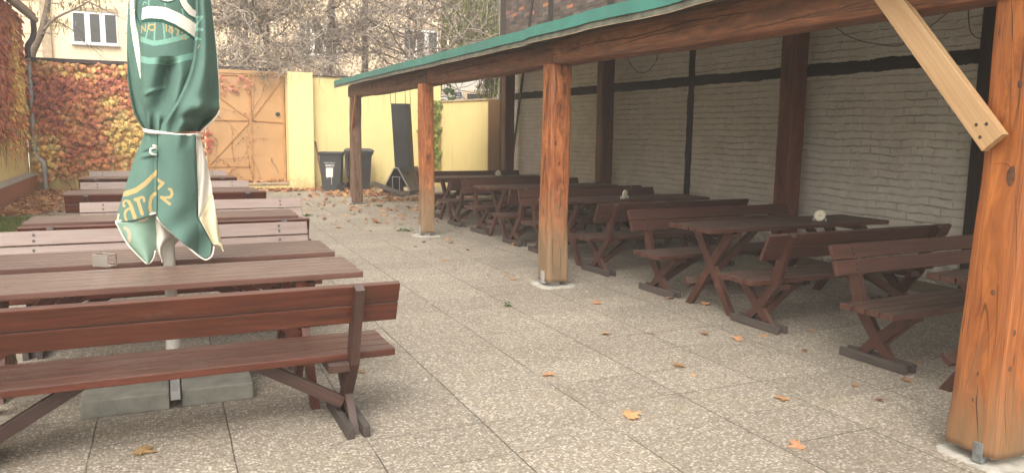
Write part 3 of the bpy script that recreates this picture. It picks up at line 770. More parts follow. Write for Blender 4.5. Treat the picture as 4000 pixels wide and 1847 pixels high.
for q in (((2.0, 21.008, 1.75), (1.0, 21.008, .65)), ((2.0, 21.008, 1.79), (1.0, 21.008, 2.55)), ((2.04, 21.008, 1.79), (2.78, 21.008, 2.80))): fb.box(*q, .024, .03, (0, 1, 0), .002)
fb.build('ribs', M['gate_dark'], gt_, False, GW)
MB().tube([(2.69, 21.02, 1.94), (2.69, 20.985, 1.94)], .055, 20).build('lock', M['black_iron'], gt_, False, GW)
MB().aabb((.90, 21.0, 2.94), (2.87, 21.09, 3.03), .004).build('lintel', M['gate'], gt_, False, GW)
MB().aabb((2.862, 21.0, .2), (2.878, 21.05, 2.93), .002).build('jamb', M['timber'], gt_, False, GW)

iw = thing('ivy_wall', 'yellow plastered wall with dark metal cap, covered in red and yellow creeper', 'wall', (-1, 21.35, 0)); IW = (-1, 21.35, 0)
MB().aabb((-2.94, 21.2, -.03), (.88, 21.5, 2.93), .008).build('wall_panel', M['yellow'], iw, False, IW)
MB().aabb((-2.94, 21.16, 2.931), (.88, 21.5, 3.01), .004).build('fascia', M['gate'], iw, False, IW)
MB().box((-2.9, 21.3, 3.08), (2.9, 21.3, 3.065), .5, .09, (0, 1, 0), .006).build('wall_cap', M['darkmetal'], iw, False, IW)

# left house
hs_ = thing('house', 'low house wall with brown plinth, gutter and red creeper at the left edge', 'house', (-4, 15, 0)); HW = (-4, 15, 0)
MB().aabb((-8, 7, -.03), (-2.95, 21.19, 4.0), 0).build('wall_panel', M['yellow'], hs_, False, HW)
MB().aabb((-2.949, 7, -.03), (-2.77, 21.0, .43), .006).build('plinth', M['plinth'], hs_, False, HW)
MB().box((-2.86, 7, .462), (-2.86, 21.0, .462), .21, .022, (1, 0, -.22), .003).build('plinth_cap', M['zinc'], hs_, False, HW)
rm = MB(); rm.poly([(-2.62, 14, 4.06), (-2.62, 14, 4.12), (-6.2, 14, 6.4), (-6.2, 14, 6.3)], 14.6, (0, 1, 0)); rm.build('roof', M['tile'], hs_, False, HW)
MB().tube([(-2.66, 7, 4.03), (-2.66, 21.42, 4.00)], .075, 12).build('gutter', M['darkmetal'], hs_, False, HW)
dp = MB()
dp.tube(bez([(-2.68, 21.28, 3.97), (-2.68, 21.28, 3.72), (-2.72, 21.24, 3.55), (-2.80, 21.10, 3.36), (-2.80, 21.08, 3.1)], 6), .062, 12)
dp.build('downpipe', M['darkmetal'], hs_, True, HW)
dp = MB(); dp.tube(bez([(-2.80, 21.08, 3.095), (-2.80, 21.08, 2.4), (-2.80, 21.08, 1.2), (-2.80, 21.08, .98), (-2.78, 21.07, .85), (-2.66, 21.05, .74), (-2.63, 21.04, .60), (-2.63, 21.04, .02)], 6), .055, 14)
for z in (2.5, 1.0, .5): dp.tube([(-2.80 if z > .8 else -2.63, 21.08 if z > .8 else 21.04, z), (-2.80 if z > .8 else -2.63, 21.08 if z > .8 else 21.04, z+.04)], .064, 14)
dp.build('downpipe', M['zinc'], hs_, True, HW)

# ------------------------------------------------------------------ leaves
LEAF3 = [(0, 0), (.30, .02), (.52, .22), (.34, .34), (.50, .62), (.22, .58), (.10, .80), (0, 1.05), (-.10, .80), (-.22, .58), (-.50, .62), (-.34, .34), (-.52, .22), (-.30, .02)]
MAPLE = [(0, 0), (.10, .08), (.42, -.05), (.36, .12), (.62, .28), (.48, .36), (.62, .62), (.38, .56), (.30, .66), (.20, .56), (.16, .82), (0, 1.1), (-.16, .82), (-.20, .56), (-.30, .66), (-.38, .56), (-.62, .62), (-.48, .36), (-.62, .28), (-.36, .12), (-.42, -.05), (-.10, .08)]
def add_leaf(mb, P, size, n, upd, colr, shape=LEAF3, curl=.25):
    """one leaf: fan around its middle, drooping along the midrib"""
    n = Vector(n).normalized(); u = Vector(upd); u = (u-n*u.dot(n)).normalized(); s_ = u.cross(n); b = len(mb.v)
    if mb.c is None: mb.c = []
    mb.v.append(P+u*size*.42+n*size*.10); mb.c.append(tuple(x*1.15 for x in colr))
    for (x, y) in shape:
        mb.v.append(P + s_*x*size + u*(y*size) + n*(-curl*size*(abs(x)*.8 + max(0, y-.4)**2)))
        mb.c.append(colr)
    k = len(shape)
    for i in range(k):
        mb.f.append([b, b+1+i, b+1+(i+1) % k]); mb.u.append([(0, 0)]*3)
def vary(c, r, a=.2): k = 1+r.uniform(-a, a); return tuple(max(.004, x*k*(1+r.uniform(-a*.4, a*.4))) for x in c)
RED, MAROON, ORANGE, YEL, OLIVE, BROWN = (.56, .205, .115), (.45, .16, .12), (.68, .34, .15), (.82, .60, .23), (.60, .50, .20), (.50, .28, .15)
def ivy_colour(r, a, z, red_bias):
    n = noise.noise((a*.75, z*.75, 3.3)) + .45*noise.noise((a*2.2, z*2.2, 8.1)) + red_bias + r.uniform(-.22, .22)
    if n > .34: return vary(MAROON if r.random() < .45 else RED, r)
    if n > .08: return vary(RED if r.random() < .55 else ORANGE, r)
    if n > -.16: return vary(ORANGE if r.random() < .6 else BROWN, r)
    return vary(YEL if r.random() < .8 else OLIVE, r)
r = random.Random(11)
ia = thing('creeper', 'thick red, orange and yellow creeper covering the wall left of the orange gate', 'creeper', (-1., 21.1, 0)); A = (-1., 21.1, 0)
mb = MB(); st = MB()
for i in range(6200):
    x = r.uniform(-2.85, 1.0); z = r.uniform(.03, 3.08)
    dens = .62 + .55*noise.noise((x*1.1, z*1.1, 40.)) + .22*(z-1.2) - (.45 if x > .1 and z < 1.7 else 0) - (.35 if z < .35 else 0)
    if r.random() > dens: continue
    cc = ivy_colour(r, x, z, .25 - .10*(x+1) + (.06 if z > 1.6 else -.02) - (.35 if z > 2.75 else 0))
    add_leaf(mb, Vector((x, 21.19 - r.uniform(.01, .17), z)), r.uniform(.075, .15), (r.uniform(-.5, .5), -1, r.uniform(.0, .7)), (r.uniform(-.5, .5), -.25, -1), cc)
mb.build('foliage', M['leaf'], ia, False, A)
def wander(mb, p, d, n, step, rad, r, plane, wob=.5):
    """thin stem climbing on a wall plane"""
    pts = [Vector(p)]; d = Vector(d).normalized()
    for i in range(n):
        j = Vector((r.uniform(-1, 1), 0, r.uniform(-1, 1))) if plane == 'y' else Vector((0, r.uniform(-1, 1), r.uniform(-1, 1)))
        d = (d+j*wob).normalized(); pts.append(pts[-1]+d*step)
    mb.tube(pts, [rad*(1-.7*i/n) for i in range(n+1)], 4); return pts
for i in range(46):
    wander(st, (r.uniform(-2.7, .95), 21.17, r.uniform(0, 1.4)), (r.uniform(-.5, .5), 0, 1), 12, .14, .007, r, 'y')
st.build('stems', M['vine'], ia, False, A)

ib = thing('creeper', 'dull red creeper hanging over the house wall above the brown plinth', 'creeper', (-2.9, 16., 0)); A = (-2.9, 16., 0)
mb = MB(); st = MB()
for i in range(6500):
    y = r.uniform(13.0, 21.1); z = r.uniform(.75, 4.02)
    dens = .2 + .62*(z-1.2) + .35*noise.noise((y*1.2, z*1.2, 70.))
    if r.random() > dens: continue
    cc = ivy_colour(r, y, z*.9, .20 if z > 1.3 else -.02)
    add_leaf(mb, Vector((-2.95 + r.uniform(.01, .2 if y < 20.3 else .06), y, z)), r.uniform(.07, .14), (1, r.uniform(-.6, .3), r.uniform(.0, .7)), (.25, r.uniform(-.5, .5), -1), cc)
mb.build('foliage', M['leaf'], ib, False, A)
for i in range(90):
    wander(st, (-2.94, r.uniform(13.5, 21.1), r.uniform(1.5, 2.4)), (0, r.uniform(-.4, .4), -1), 9, .11, .006, r, 'x', .35)
st.build('stems', M['vine'], ib, False, A)

ic = thing('creeper', 'bare creeper stems with a few pink leaves over the orange gate', 'creeper', (1.5, 21., 0)); A = (1.5, 21., 0)
mb = MB(); st = MB()
for p, d, n in (((2.02, 20.98, .25), (.0, 0, 1), 16), ((1.3, 20.98, .3), (.6, 0, .5), 9), ((1., 20.98, .5), (1, 0, .1), 9), ((1.05, 20.98, .72), (1, 0, .1), 9), ((1.6, 20.98, .7), (-.2, 0, 1), 8), ((1.6, 20.98, 1.1), (.6, 0, .5), 6), ((1., 20.98, 2.7), (1, 0, -.5), 9), ((1., 20.98, 1.95), (1, 0, -.2), 8), ((1., 20.98, 2.2), (1, 0, -.35), 7), ((2.05, 20.98, 1.8), (.1, 0, 1), 10), ((2.06, 20.98, 1.3), (1, 0, .1), 4), ((2.1, 20.98, 2.1), (.7, 0, .6), 7), ((1.05, 20.98, .3), (.2, 0, 1), 9), ((1.2, 20.98, 1.2), (-.3, 0, 1), 6), ((1.9, 20.98, .22), (-.6, 0, .4), 8), ((2.2, 20.98, .22), (-.2, 0, .8), 5)):
    pts = wander(st, p, d, n, .13, .0055, r, 'y', .2)
    for q in pts:
        if r.random() < .5: add_leaf(mb, q+Vector((0, -.01, 0)), r.uniform(.035, .06), (r.uniform(-.5, .5), -1, .3), (r.uniform(-.5, .5), 0, -1), vary(r.choice((BROWN, BROWN, (.24, .12, .06), (.42, .16, .10))), r))
for i in range(46): add_leaf(mb, Vector((1.+1.1*r.random()**1.5, 20.97-r.random()*.06, 2.9-.42*r.random()**1.3)), r.uniform(.06, .11), (r.uniform(-.5, .5), -1, .4), (r.uniform(-.4, .4), 0, -1), vary((.55, .24, .17), r))
for i in range(16): add_leaf(mb, Vector((.98+r.uniform(-.05, .1), 20.97, 1.0+r.random()*.5)), r.uniform(.06, .10), (0, -1, .4), (r.uniform(-.4, .4), 0, -1), vary((.48, .12, .07), r))
mb.build('foliage', M['leaf'], ic, False, A); st.build('stems', M['vine'], ic, False, A)

id_ = thing('ivy', 'green ivy strand hanging down the yellow wall beside the second post', 'ivy', (6.9, 20.6, 0)); A = (6.9, 20.6, 0)
mb = MB(); st = MB()
for i in range(430):
    z = r.uniform(.55, 2.42); k = (z-.5)/2.2
    if z < 2.45: x = 6.72 + r.gauss(0, .11+.05*k)
    else: x = 6.8+r.uniform(-.25, .75)*min(1, (2.9-z)*2)
    add_leaf(mb, Vector((x, 20.70-r.uniform(0, .14), z)), r.uniform(.08, .15), (r.uniform(-.5, .5), -1, .4), (r.uniform(-.4, .4), -.2, -1), vary(r.choice(((.12, .17, .035), (.17, .21, .05), (.28, .27, .06))), r))
for i in range(24): add_leaf(mb, Vector((7.08+r.random()*.26, 20.6-r.random()*.2, 2.42+r.random()*.75)), r.uniform(.09, .16), (r.uniform(-.5, .5), -1, .2), (r.uniform(-.4, .4), 0, -1), vary((.05, .085, .025), r))
for i in range(6): wander(st, (6.75+r.uniform(-.1, .1), 20.72, .5), (0, 0, 1), 16, .14, .007, r, 'y', .2)
mb.build('foliage', M['leaf'], id_, False, A); st.build('stems', M['vine'], id_, False, A)

# leaf litter, grass
LC = ((.44, .24, .12), (.52, .31, .16), (.33, .17, .085), (.58, .37, .20), (.41, .19, .09))
def litter(name, pts, label):
    mb = MB()
    for (x, y, z) in pts:
        add_leaf(mb, Vector((x, y, z+.012)), r.uniform(.06, .13), (r.gauss(0, .45), r.gauss(0, .45), 1), (r.uniform(-1, 1), r.uniform(-1, 1), 0), vary(r.choice(LC), r), MAPLE if r.random() < .5 else LEAF3, r.uniform(-.5, .5))
    tag(mb.build(name, M['leaf']), label, 'leaves', None, 'stuff')
pts = []
for i in range(2600):
    y = r.uniform(15.2, 21.1); x = -2.75 + abs(r.gauss(0, .42)) if r.random() < .75 else r.uniform(-2.75, .3)
    if x > .9 or y < 15.6+ (x+2.86)*.6: continue
    pts.append((x, y, max(0, .05-(x+2.75)*.08)*r.random()))
for i in range(700):
    x = r.uniform(-2.8, .9); pts.append((x, 21.15-abs(r.gauss(0, .35)), r.random()*.06))
litter('leaf_litter', pts, 'drift of fallen brown leaves against the brown plinth and ivy wall')
pts = []
for i in range(420): pts.append((r.uniform(1.6, 3.6), 20.5-abs(r.gauss(0, .16)), r.random()*.03))
for i in range(380): pts.append((r.uniform(3.5, 5.0), 20.72-abs(r.gauss(0, .22)), r.random()*.05))
for i in range(160): pts.append((1.2+r.random()*2.1, 20.6+r.random()*.35, .206))
litter('leaf_litter', pts, 'fallen leaves along the gate step, pillar and dustbins')
pts = []
for i in range(500): pts.append((4.4+r.gauss(0, .5), 18.9+r.gauss(0, .45), r.random()*.03))
for i in range(260): pts.append((5.1+r.gauss(0, .55), 17.0+r.gauss(0, .16), r.random()*.02))
for i in range(240): pts.append((6.1+r.gauss(0, .55), 16.2+r.gauss(0, .9), r.random()*.02))
for i in range(130): pts.append((r.uniform(2.4, 5.), r.uniform(12.5, 18.), 0))
litter('leaf_litter', pts, 'fallen leaves scattered round the black barbecue hood')
mb = MB()
for i in range(15000):
    y = r.uniform(9.6, 15.6); x = r.uniform(-2.85, -1.72)+.05*noise.noise((y*2, 0, 0)); h = r.uniform(.03, .085); a = r.uniform(0, 6.28); wv = .004
    lean = Vector((r.gauss(0, .35), r.gauss(0, .35), 1))*h; s_ = Vector((math.cos(a), math.sin(a), 0))*wv
    P = Vector((x, y, -.02)); cc = vary(r.choice(((.20, .26, .07), (.25, .32, .08), (.33, .35, .13), (.15, .21, .055))), r)
    mb.face([P-s_, P+s_, P+lean*.6+s_*.6, P+lean, P+lean*.6-s_*.6], cc)
tag(mb.build('grass', M['leaf']), 'strip of short green grass at the left edge before the leaf drift', 'grass', None, 'stuff')

# single fallen leaves (pixel positions turned into points on the paving)
big = {(528, 1765): 'orange maple leaf lying in front of the umbrella base at lower left', (2126, 1463): 'tan maple leaf alone in mid paving, left of the others',
       (2441, 1633): 'largest tan maple leaf in the open near paving', (2657, 1427): 'tan maple leaf with pointed lobes nearest to the red bench feet', (3448, 1565): 'curled dark red leaf before the near post',
       (3053, 1554): 'pale orange leaf left of the curled dark red one', (3135, 1741): 'narrow brown leaf beside the slab joint near the lower right', (2349, 1307): 'small orange leaf standing in line with two duller ones',
       (3524, 1484): 'yellowish leaf by the foot of the near red bench', (2742, 1191): 'pale yellow leaf by a table leg under the roof', (2607, 1166): 'yellow orange leaf beside a bench foot under the roof'}
for (px, py), lb in big.items():
    p = atZ(px, py); mb = MB(); p.z = .006
    add_leaf(mb, Vector((0, 0, .004)), {(528, 1765): .105, (3448, 1565): .06, (2441, 1633): .105}.get((px, py), .085), (r.gauss(0, .12), r.gauss(0, .12), 1), (r.uniform(-1, 1), r.uniform(-1, .2), 0), vary((.26, .085, .04) if 'curled dark' in lb and 'left' not in lb else (.47, .265, .13), r, .2), MAPLE, r.uniform(-.25, .1))
    o = mb.build('fallen_leaf', M['leaf']); o.location = p; tag(o, lb, 'leaf', 'fallen leaves on the paving')
far = [(2555, 1308), (2767, 1307), (2666, 1141), (2333, 1191), (2710, 1463), (2982, 1308), (3325, 1505), (3154, 1377), (3595, 1415), (3110, 1235), (1414, 1449), (1439, 875), (1482, 872), (1556, 903), (1619, 908), (1752, 927), (1748, 940), (1758, 949), (1619, 963), (1664, 947), (1834, 978), (1731, 1016), (1777, 1052), (1802, 910), (1775, 889), (1506, 839), (1567, 860), (1500, 780), (1584, 814), (1310, 790), (1378, 879), (1184, 843), (1277, 779), (1685, 992), (1995, 958), (2017, 963), (2085, 955), (2063, 990), (2120, 990), (1900, 1075), (2000, 1090), (1980, 1075), (1630, 820), (1540, 890), (1450, 905), (3170, 1290), (2900, 1330), (1720, 850), (1660, 870)]
for px, py in far:
    p = atZ(px, py); mb = MB(); k = 'open' if px < 1700 and py < 1000 else ('mid' if py < 1110 else 'roof')
    add_leaf(mb, Vector((0, 0, .006)), r.uniform(.05, .09), (r.gauss(0, .3), r.gauss(0, .3), 1), (r.uniform(-1, 1), r.uniform(-1, 1), 0), vary(r.choice(LC[:3]+((.16, .08, .045),)), r), MAPLE, r.uniform(-.4, .4))
    o = mb.build('fallen_leaf', M['leaf']); o.location = (p.x, p.y, .004)
    tag(o, {'open': 'small dry brown leaf scattered on the far paving left of the middle post', 'mid': 'small dry brown leaf lying round the middle post', 'roof': 'small dull leaf on the paving before the pavilion benches'}[k], 'leaf', 'small leaves ' + {'open': 'on the far paving', 'mid': 'round the middle post', 'roof': 'before the pavilion benches'}[k])
for i, (px, py) in enumerate(((1662, 1486), (2291, 1140))):
    p = atZ(px, py); o = MB().tube([(-.013, -.006, .005), (.013, .008, .005)], .004, 8).build('cigarette_butt', M['butt']); o.location = (p.x, p.y, 0)
    tag(o, ('white cigarette butt on the paving right of the nearest bench', 'white cigarette butt on the paving right of the middle post footing')[i], 'cigarette butt')
def weed(px, py, label, s=1.):
    p = atZ(px, py); mb = MB()
    for i in range(26): add_leaf(mb, Vector((r.gauss(0, .05)*s, r.gauss(0, .03)*s, .005+r.random()*.04)), r.uniform(.03, .06)*s, (r.gauss(0, .6), r.gauss(0, .6), 1), (r.uniform(-1, 1), r.uniform(-1, 1), .4), vary((.07, .14, .03), r), LEAF3)
    o = mb.build('weed', M['leaf']); o.location = (p.x, p.y, 0); tag(o, label, 'weed')
weed(1590, 903, 'small green weed growing at the foot of the second post from the left')
weed(1200, 845, 'dark green weed in a paving joint beside the grey brown table', .8)
weed(1482, 808, 'dark weed growing right of the weathered corner post', .8)
weed(1985, 1197, 'tiny green weed in the paving joint left of the middle post footing', .45)

# ------------------------------------------------------------------ parasol
YU = 4.85
um = thing('parasol', 'closed green brewery parasol tied with a white strap, on a white pole', 'parasol', (-.01, 5.05, 0)); UW = (-.01, 5.05, 0)
MB().tube([(-.01, 5.05, .06), (-.01, 5.05, 2.72)], .034, 24).build('pole', M['pole'], um, True, UW)
ft = MB(); ft.aabb((-.036, 4.62, .062), (.016, 5.48, .112), .003); ft.build('base_frame', M['zinc'], um, False, UW)
MB().tube([(-.01, 5.05, .113), (-.01, 5.05, .33)], .042, 20).build('sleeve', M['pole'], um, True, UW)
for i, (x0, x1, y0, y1) in enumerate(((-.49, -.042, 4.65, 5.04), (.022, .415, 4.66, 5.04), (-.49, -.042, 5.06, 5.46), (.022, .415, 5.06, 5.46))):
    o = MB().aabb((x0, y0, 0.), (x1, y1, .105), .012).build('concrete_slab', M['concrete'])
    tag(o, ('grey concrete slab weighing down the parasol foot, front left of its channel', 'grey concrete slab weighing down the parasol foot, front right of its channel', 'grey concrete slab behind the parasol pole, left', 'grey concrete slab behind the parasol pole, right')[i], 'slab', 'slabs on the parasol foot')

def interp(tab, y):
    if y <= tab[0][0]: return tab[0][1]
    for (a, b_), (c, d) in zip(tab, tab[1:]):
        if y <= c:
            return b_ + (d-b_)*(y-a)/(c-a) if c > a else d
    return tab[-1][1]
def dseg(px, py, a, b):
    vx, vy = b[0]-a[0], b[1]-a[1]; L2 = vx*vx+vy*vy or 1e-9
    t = max(0, min(1, ((px-a[0])*vx+(py-a[1])*vy)/L2)); return math.hypot(px-a[0]-t*vx, py-a[1]-t*vy), t
def on_stroke(px, py, pts, w0, w1=None):
    w1 = w0 if w1 is None else w1; n = len(pts)-1
    for i in range(n):
        d, t = dseg(px, py, pts[i], pts[i+1]); ww = w0+(w1-w0)*(i+t)/n
        if d < ww/2: return True
    return False
def arc(cx, cy_, rx, ry, a0, a1, n=14):
    return [(cx+rx*math.cos(R(a0+(a1-a0)*i/n)), cy_+ry*math.sin(R(a0+(a1-a0)*i/n))) for i in range(n+1)]
def in_poly(x, y, P):
    c = False; j = len(P)-1
    for i in range(len(P)):
        if (P[i][1] > y) != (P[j][1] > y) and x < (P[j][0]-P[i][0])*(y-P[i][1])/(P[j][1]-P[i][1])+P[i][0]: c = not c
        j = i
    return c
def smooth(a, b_, x): t = max(0, min(1, (x-a)/(b_-a))); return t*t*(3-2*t)
def sheet(name, left, right, depth, mats, paint=None, step=2.2, th=.003, parent=None, y0=None, y1=None):
    """cloth panel spanned between two edge lines given in the panel's own front view"""
    ya = y0 if y0 is not None else max(left[0][0], right[0][0]); yb = y1 if y1 is not None else min(left[-1][0], right[-1][0])
    n = max(6, int((yb-ya)/step)); wmax = max(interp(right, ya+(yb-ya)*i/20)-interp(left, ya+(yb-ya)*i/20) for i in range(21))
    m = max(4, int(wmax/step)); mb = MB(); mb.mi = []; grid = []
    for i in range(n+1):
        y = ya+(yb-ya)*i/n; xl, xr = interp(left, y), interp(right, y); row = []
        for j in range(m+1):
            u = j/m; x = xl+(xr-xl)*u; p = atY(x, y, YU); Y = depth(u, (y-ya)/(yb-ya), x, y)
            row.append(len(mb.v)); mb.v.append(Vector((p.x, Y, p.z)))
            grid.append((x, y))
    for i in range(n):
        for j in range(m):
            q = [i*(m+1)+j, i*(m+1)+j+1, (i+1)*(m+1)+j+1, (i+1)*(m+1)+j]
            mb.f.append(q[::-1]); mb.u.append([(0, 0)]*4)
            cx = sum(grid[k][0] for k in q)/4; cyy = sum(grid[k][1] for k in q)/4
            mb.mi.append(paint(cx, cyy) if paint else 0)
    o = mb.build(name, mats, parent or um, True, UW)
    md = o.modifiers.new('cloth', 'SOLIDIFY'); md.thickness = th; md.offset = -1
    return o
def hem(pts, depth, parent, rad=.006, m='canvas'):
    P = []
    for x, y in pts:
        p = atY(x, y, YU); P.append(Vector((p.x, depth(x, y), p.z)))
    MB().tube(bez(P, 5), rad, 8).build('hem', M[m], parent, True, UW)

TOP = -190
# left panel (behind the middle one), with its white border strip
AL = [(TOP, 560), (-120, 515), (0, 497), (100, 492), (200, 491), (300, 494), (360, 501), (400, 509), (440, 519), (470, 533), (495, 551), (512, 562)]
AR = [(TOP, 620), (0, 575), (300, 575), (450, 580), (512, 590)]
strip = [(495+8, -200), (502, 0), (505, 80), (515, 150), (530, 230), (546, 305), (548, 300), (545, 200), (535, 120), (524, 60), (521, 0), (521, -200)]
def dA(u, v, x, y): return 5.02 - .115*smooth(0, .8, u) - .02*math.sin(u*6+y*.01)*(1-v) + .06*v**3 - .03*math.exp(-((u-.35)/.12)**2)
def paintA(x, y):
    if in_poly(x, y, strip): return 1
    if on_stroke(x, y, [(527, 40), (538, 72), (548, 92)], 5): return 3
    return 0
PM = [M['canopy'], M['canvas'], M['teal_print'], M['dark_print'], M['gold_print'], M['cream_print'], M['canopy_under'], M['canvas_cream']]
sheet('canopy', AL, AR, dA, PM, paintA)
# middle panel with the round badge
BL = [(TOP, 600), (-100, 568), (0, 557), (60, 553), (150, 549), (300, 550), (400, 556), (450, 565), (490, 577), (514, 588)]
BR = [(TOP, 720), (0, 775), (150, 772), (300, 758), (400, 735), (514, 672)]
def dB(u, v, x, y):
    Y = 4.855 - .055*math.sin(PI*min(1, u*1.05)) + .05*smooth(.8, 1., v)
    Y += .022*smooth(.06, 0, u)
    # hollow fold opening below the badge and running down to the strap
    k = smooth(222, 250, y)*smooth(520, 330, y)
    cx = 655 - .18*max(0, y-260); wd = 26+.07*max(0, y-250)
    Y += .12*k*math.exp(-((x-cx)/wd)**2)
    Y -= .035*smooth(200, 330, y)*smooth(520, 400, y)*math.exp(-((x-(708-.22*max(0, y-300)))/22)**2)
    Y -= .02*math.exp(-((y-(372-.35*(x-555)))/9)**2)*smooth(550, 580, x)*smooth(660, 620, x)
    Y += .03*smooth(430, 500, y)*math.sin(x*.16)
    return Y
def paintB(x, y):
    if on_stroke(x, y, arc(655, -38, 44, 48, 0, 180, 16), 18): return 1 if on_stroke(x, y, arc(655, -42, 44, 48, 0, 180, 16), 11) else 3
    if on_stroke(x, y, [(712, 0), (722, 22), (745, 48), (775, 60)], 26): return 1
    if on_stroke(x, y, [(706, 0), (716, 28), (742, 58), (775, 74)], 20): return 3
    band = [(545, 53), (590, 51), (640, 57), (690, 77), (730, 99), (775, 128)]
    if on_stroke(x, y, band, 46): return 1
    band2 = [(545, 82), (590, 80), (640, 86), (690, 106), (730, 128), (775, 160)]
    if on_stroke(x, y, band2, 18): return 3
    # lettering below the band
    for s_, wd in (([(553, 127), (553, 100), (568, 124), (568, 98)], 4.5), (arc(594, 110, 12.5, 11.5, 0, 360, 20), 5.5), ([(647, 104), (650, 102), (650, 126)], 5), (arc(668, 111, 6, 6, 0, 360, 12), 4.5), (arc(668, 125, 8, 7.5, 0, 360, 12), 5),
                   ([(684, 116), (699, 121), (690, 142)], 5), (arc(719, 132, 8, 8, 190, 400, 10)+[(709, 152), (727, 155)], 5)):
        if on_stroke(x, y, s_, wd): return 4
    if on_stroke(x, y, [(545, 150), (575, 164), (602, 173), (640, 168), (690, 156), (725, 145), (775, 118)], 19): return 2
    if 88 < y < 172 or y < 30:
        for s_ in ([(582, 95), (570, 150)], [(606, 92), (603, 168)], [(638, 94), (644, 160)], [(668, 105), (674, 153)], [(693, 122), (700, 150)], [(582, 0), (581, 28)], [(645, 12), (645, 34)], [(705, 0), (714, 60)]):
            if on_stroke(x, y, s_, 6): return 2
    if 30 <= y < 70 and on_stroke(x, y, [(705, 0), (716, 70)], 6): return 2
    if on_stroke(x, y, [(556, 22), (562, 8), (572, 14)], 5): return 2
    if on_stroke(x, y, [(545, 228), (575, 239), (620, 241), (660, 241), (700, 234), (775, 212)], 24): return 2
    return 0
sheet('canopy', BL, BR, dB, PM, paintB)
# right panel in front, its left edge a rolled fold
CL = [(TOP, 690), (-80, 740), (0, 762), (100, 764), (180, 758), (240, 750), (290, 737), (340, 716), (400, 685), (450, 653), (490, 626), (516, 612)]
CR = [(TOP, 745), (-100, 805), (0, 830), (100, 841), (200, 852), (300, 860), (380, 863), (425, 862), (445, 852), (470, 832), (500, 798), (518, 784), (534, 780)]
def dC(u, v, x, y):
    Y = 4.765 + .055*(max(0, 1-u/.10))**2 + .22*smooth(.35, 1., u)**1.3
    Y += .018*math.sin(u*5.5+.004*y)*smooth(0, .3, u)
    Y -= .035*math.exp(-((y-415-.10*(x-760))/26)**2)*smooth(.25, .6, u)
    Y += .05*math.exp(-((y-462-.12*(x-760))/20)**2)*smooth(.2, .5, u)
    Y += .05*smooth(.85, 1., v) + .014*math.sin(x*.11+y*.03)*smooth(.75, 1., v)
    return Y
def paintC(x, y):
    if x < 800 and y < 200:
        if on_stroke(x, y, [(764, 76), (786, 73), (764, 108)], 9) or on_stroke(x, y, [(762, 121), (786, 122)], 12) or on_stroke(x, y, [(757, 160), (782, 160), (760, 152)], 6): return 2
        if on_stroke(x, y, [(776, 182), (771, 196)], 2.5): return 5
    if y < 60 and on_stroke(x, y, [(748, 20), (752, 40), (757, 55)], 16): return 5
    return 0
o = sheet('canopy', CL, CR, dC, PM, paintC)
hem([(823, -60), (830, 0), (841, 100), (852, 200), (860, 300), (863, 380), (862, 425)], lambda x, y: 4.988, o, .0022)
hem([(862, 432), (845, 462), (815, 490), (786, 522)], lambda x, y: 4.94, o, .005)
# back of the bundle
BKL = [(a, b_+1) for a, b_ in AL]; BKR = [(a, b_-1) for a, b_ in CR if a < 514] + [(512, 786)]
sheet('canopy', BKL, BKR, lambda u, v, x, y: 5.02 + .16*math.sin(PI*u)*(1-.55*v*v) + .02*math.sin(u*22), [M['canopy']], None, 5.)
# strap
def strapd(x): return 4.80+.0*x
P = [Vector((atY(x, y, YU).x, Y, atY(x, y, YU).z)) for x, y, Y in ((557, 500, 4.95), (560, 511, 4.90), (590, 516, 4.825), (650, 521, 4.80), (710, 527, 4.80), (755, 528, 4.83), (783, 531, 4.90), (790, 527, 4.98))]
P2 = bez(P, 5); mb = MB()
for q, p in enumerate(P2): wdt = .010 + .004*math.sin(q*.25); mb.v += [p+Vector((0, 0, wdt)), p+Vector((0, -.004, 0)), p+Vector((0, 0, -wdt)), p+Vector((0, .006, 0))]
for q in range(len(P2)-1):
    for k in range(4): mb.f.append([q*4+k, q*4+(k+1) % 4, q*4+4+(k+1) % 4, q*4+4+k]); mb.u.append([(0, 0)]*4)
mb.build('strap', M['canvas'], um, True, UW)
P = [Vector((atY(x, y, YU).x, Y, atY(x, y, YU).z)) for x, y, Y in ((612, 578, 4.80), (592, 580, 4.78), (588, 592, 4.775), (598, 602, 4.775), (612, 604, 4.80))]
MB().tube(bez(P, 5), .006, 6).build('strap', M['canvas'], um, True, UW)
MB().tube([Vector((atY(597, 568, YU).x, 4.79, atY(597, 568, YU).z)), Vector((atY(613, 572, YU).x, 4.795, atY(613, 572, YU).z))], .007, 6).build('strap', M['canvas'], um, True, UW)

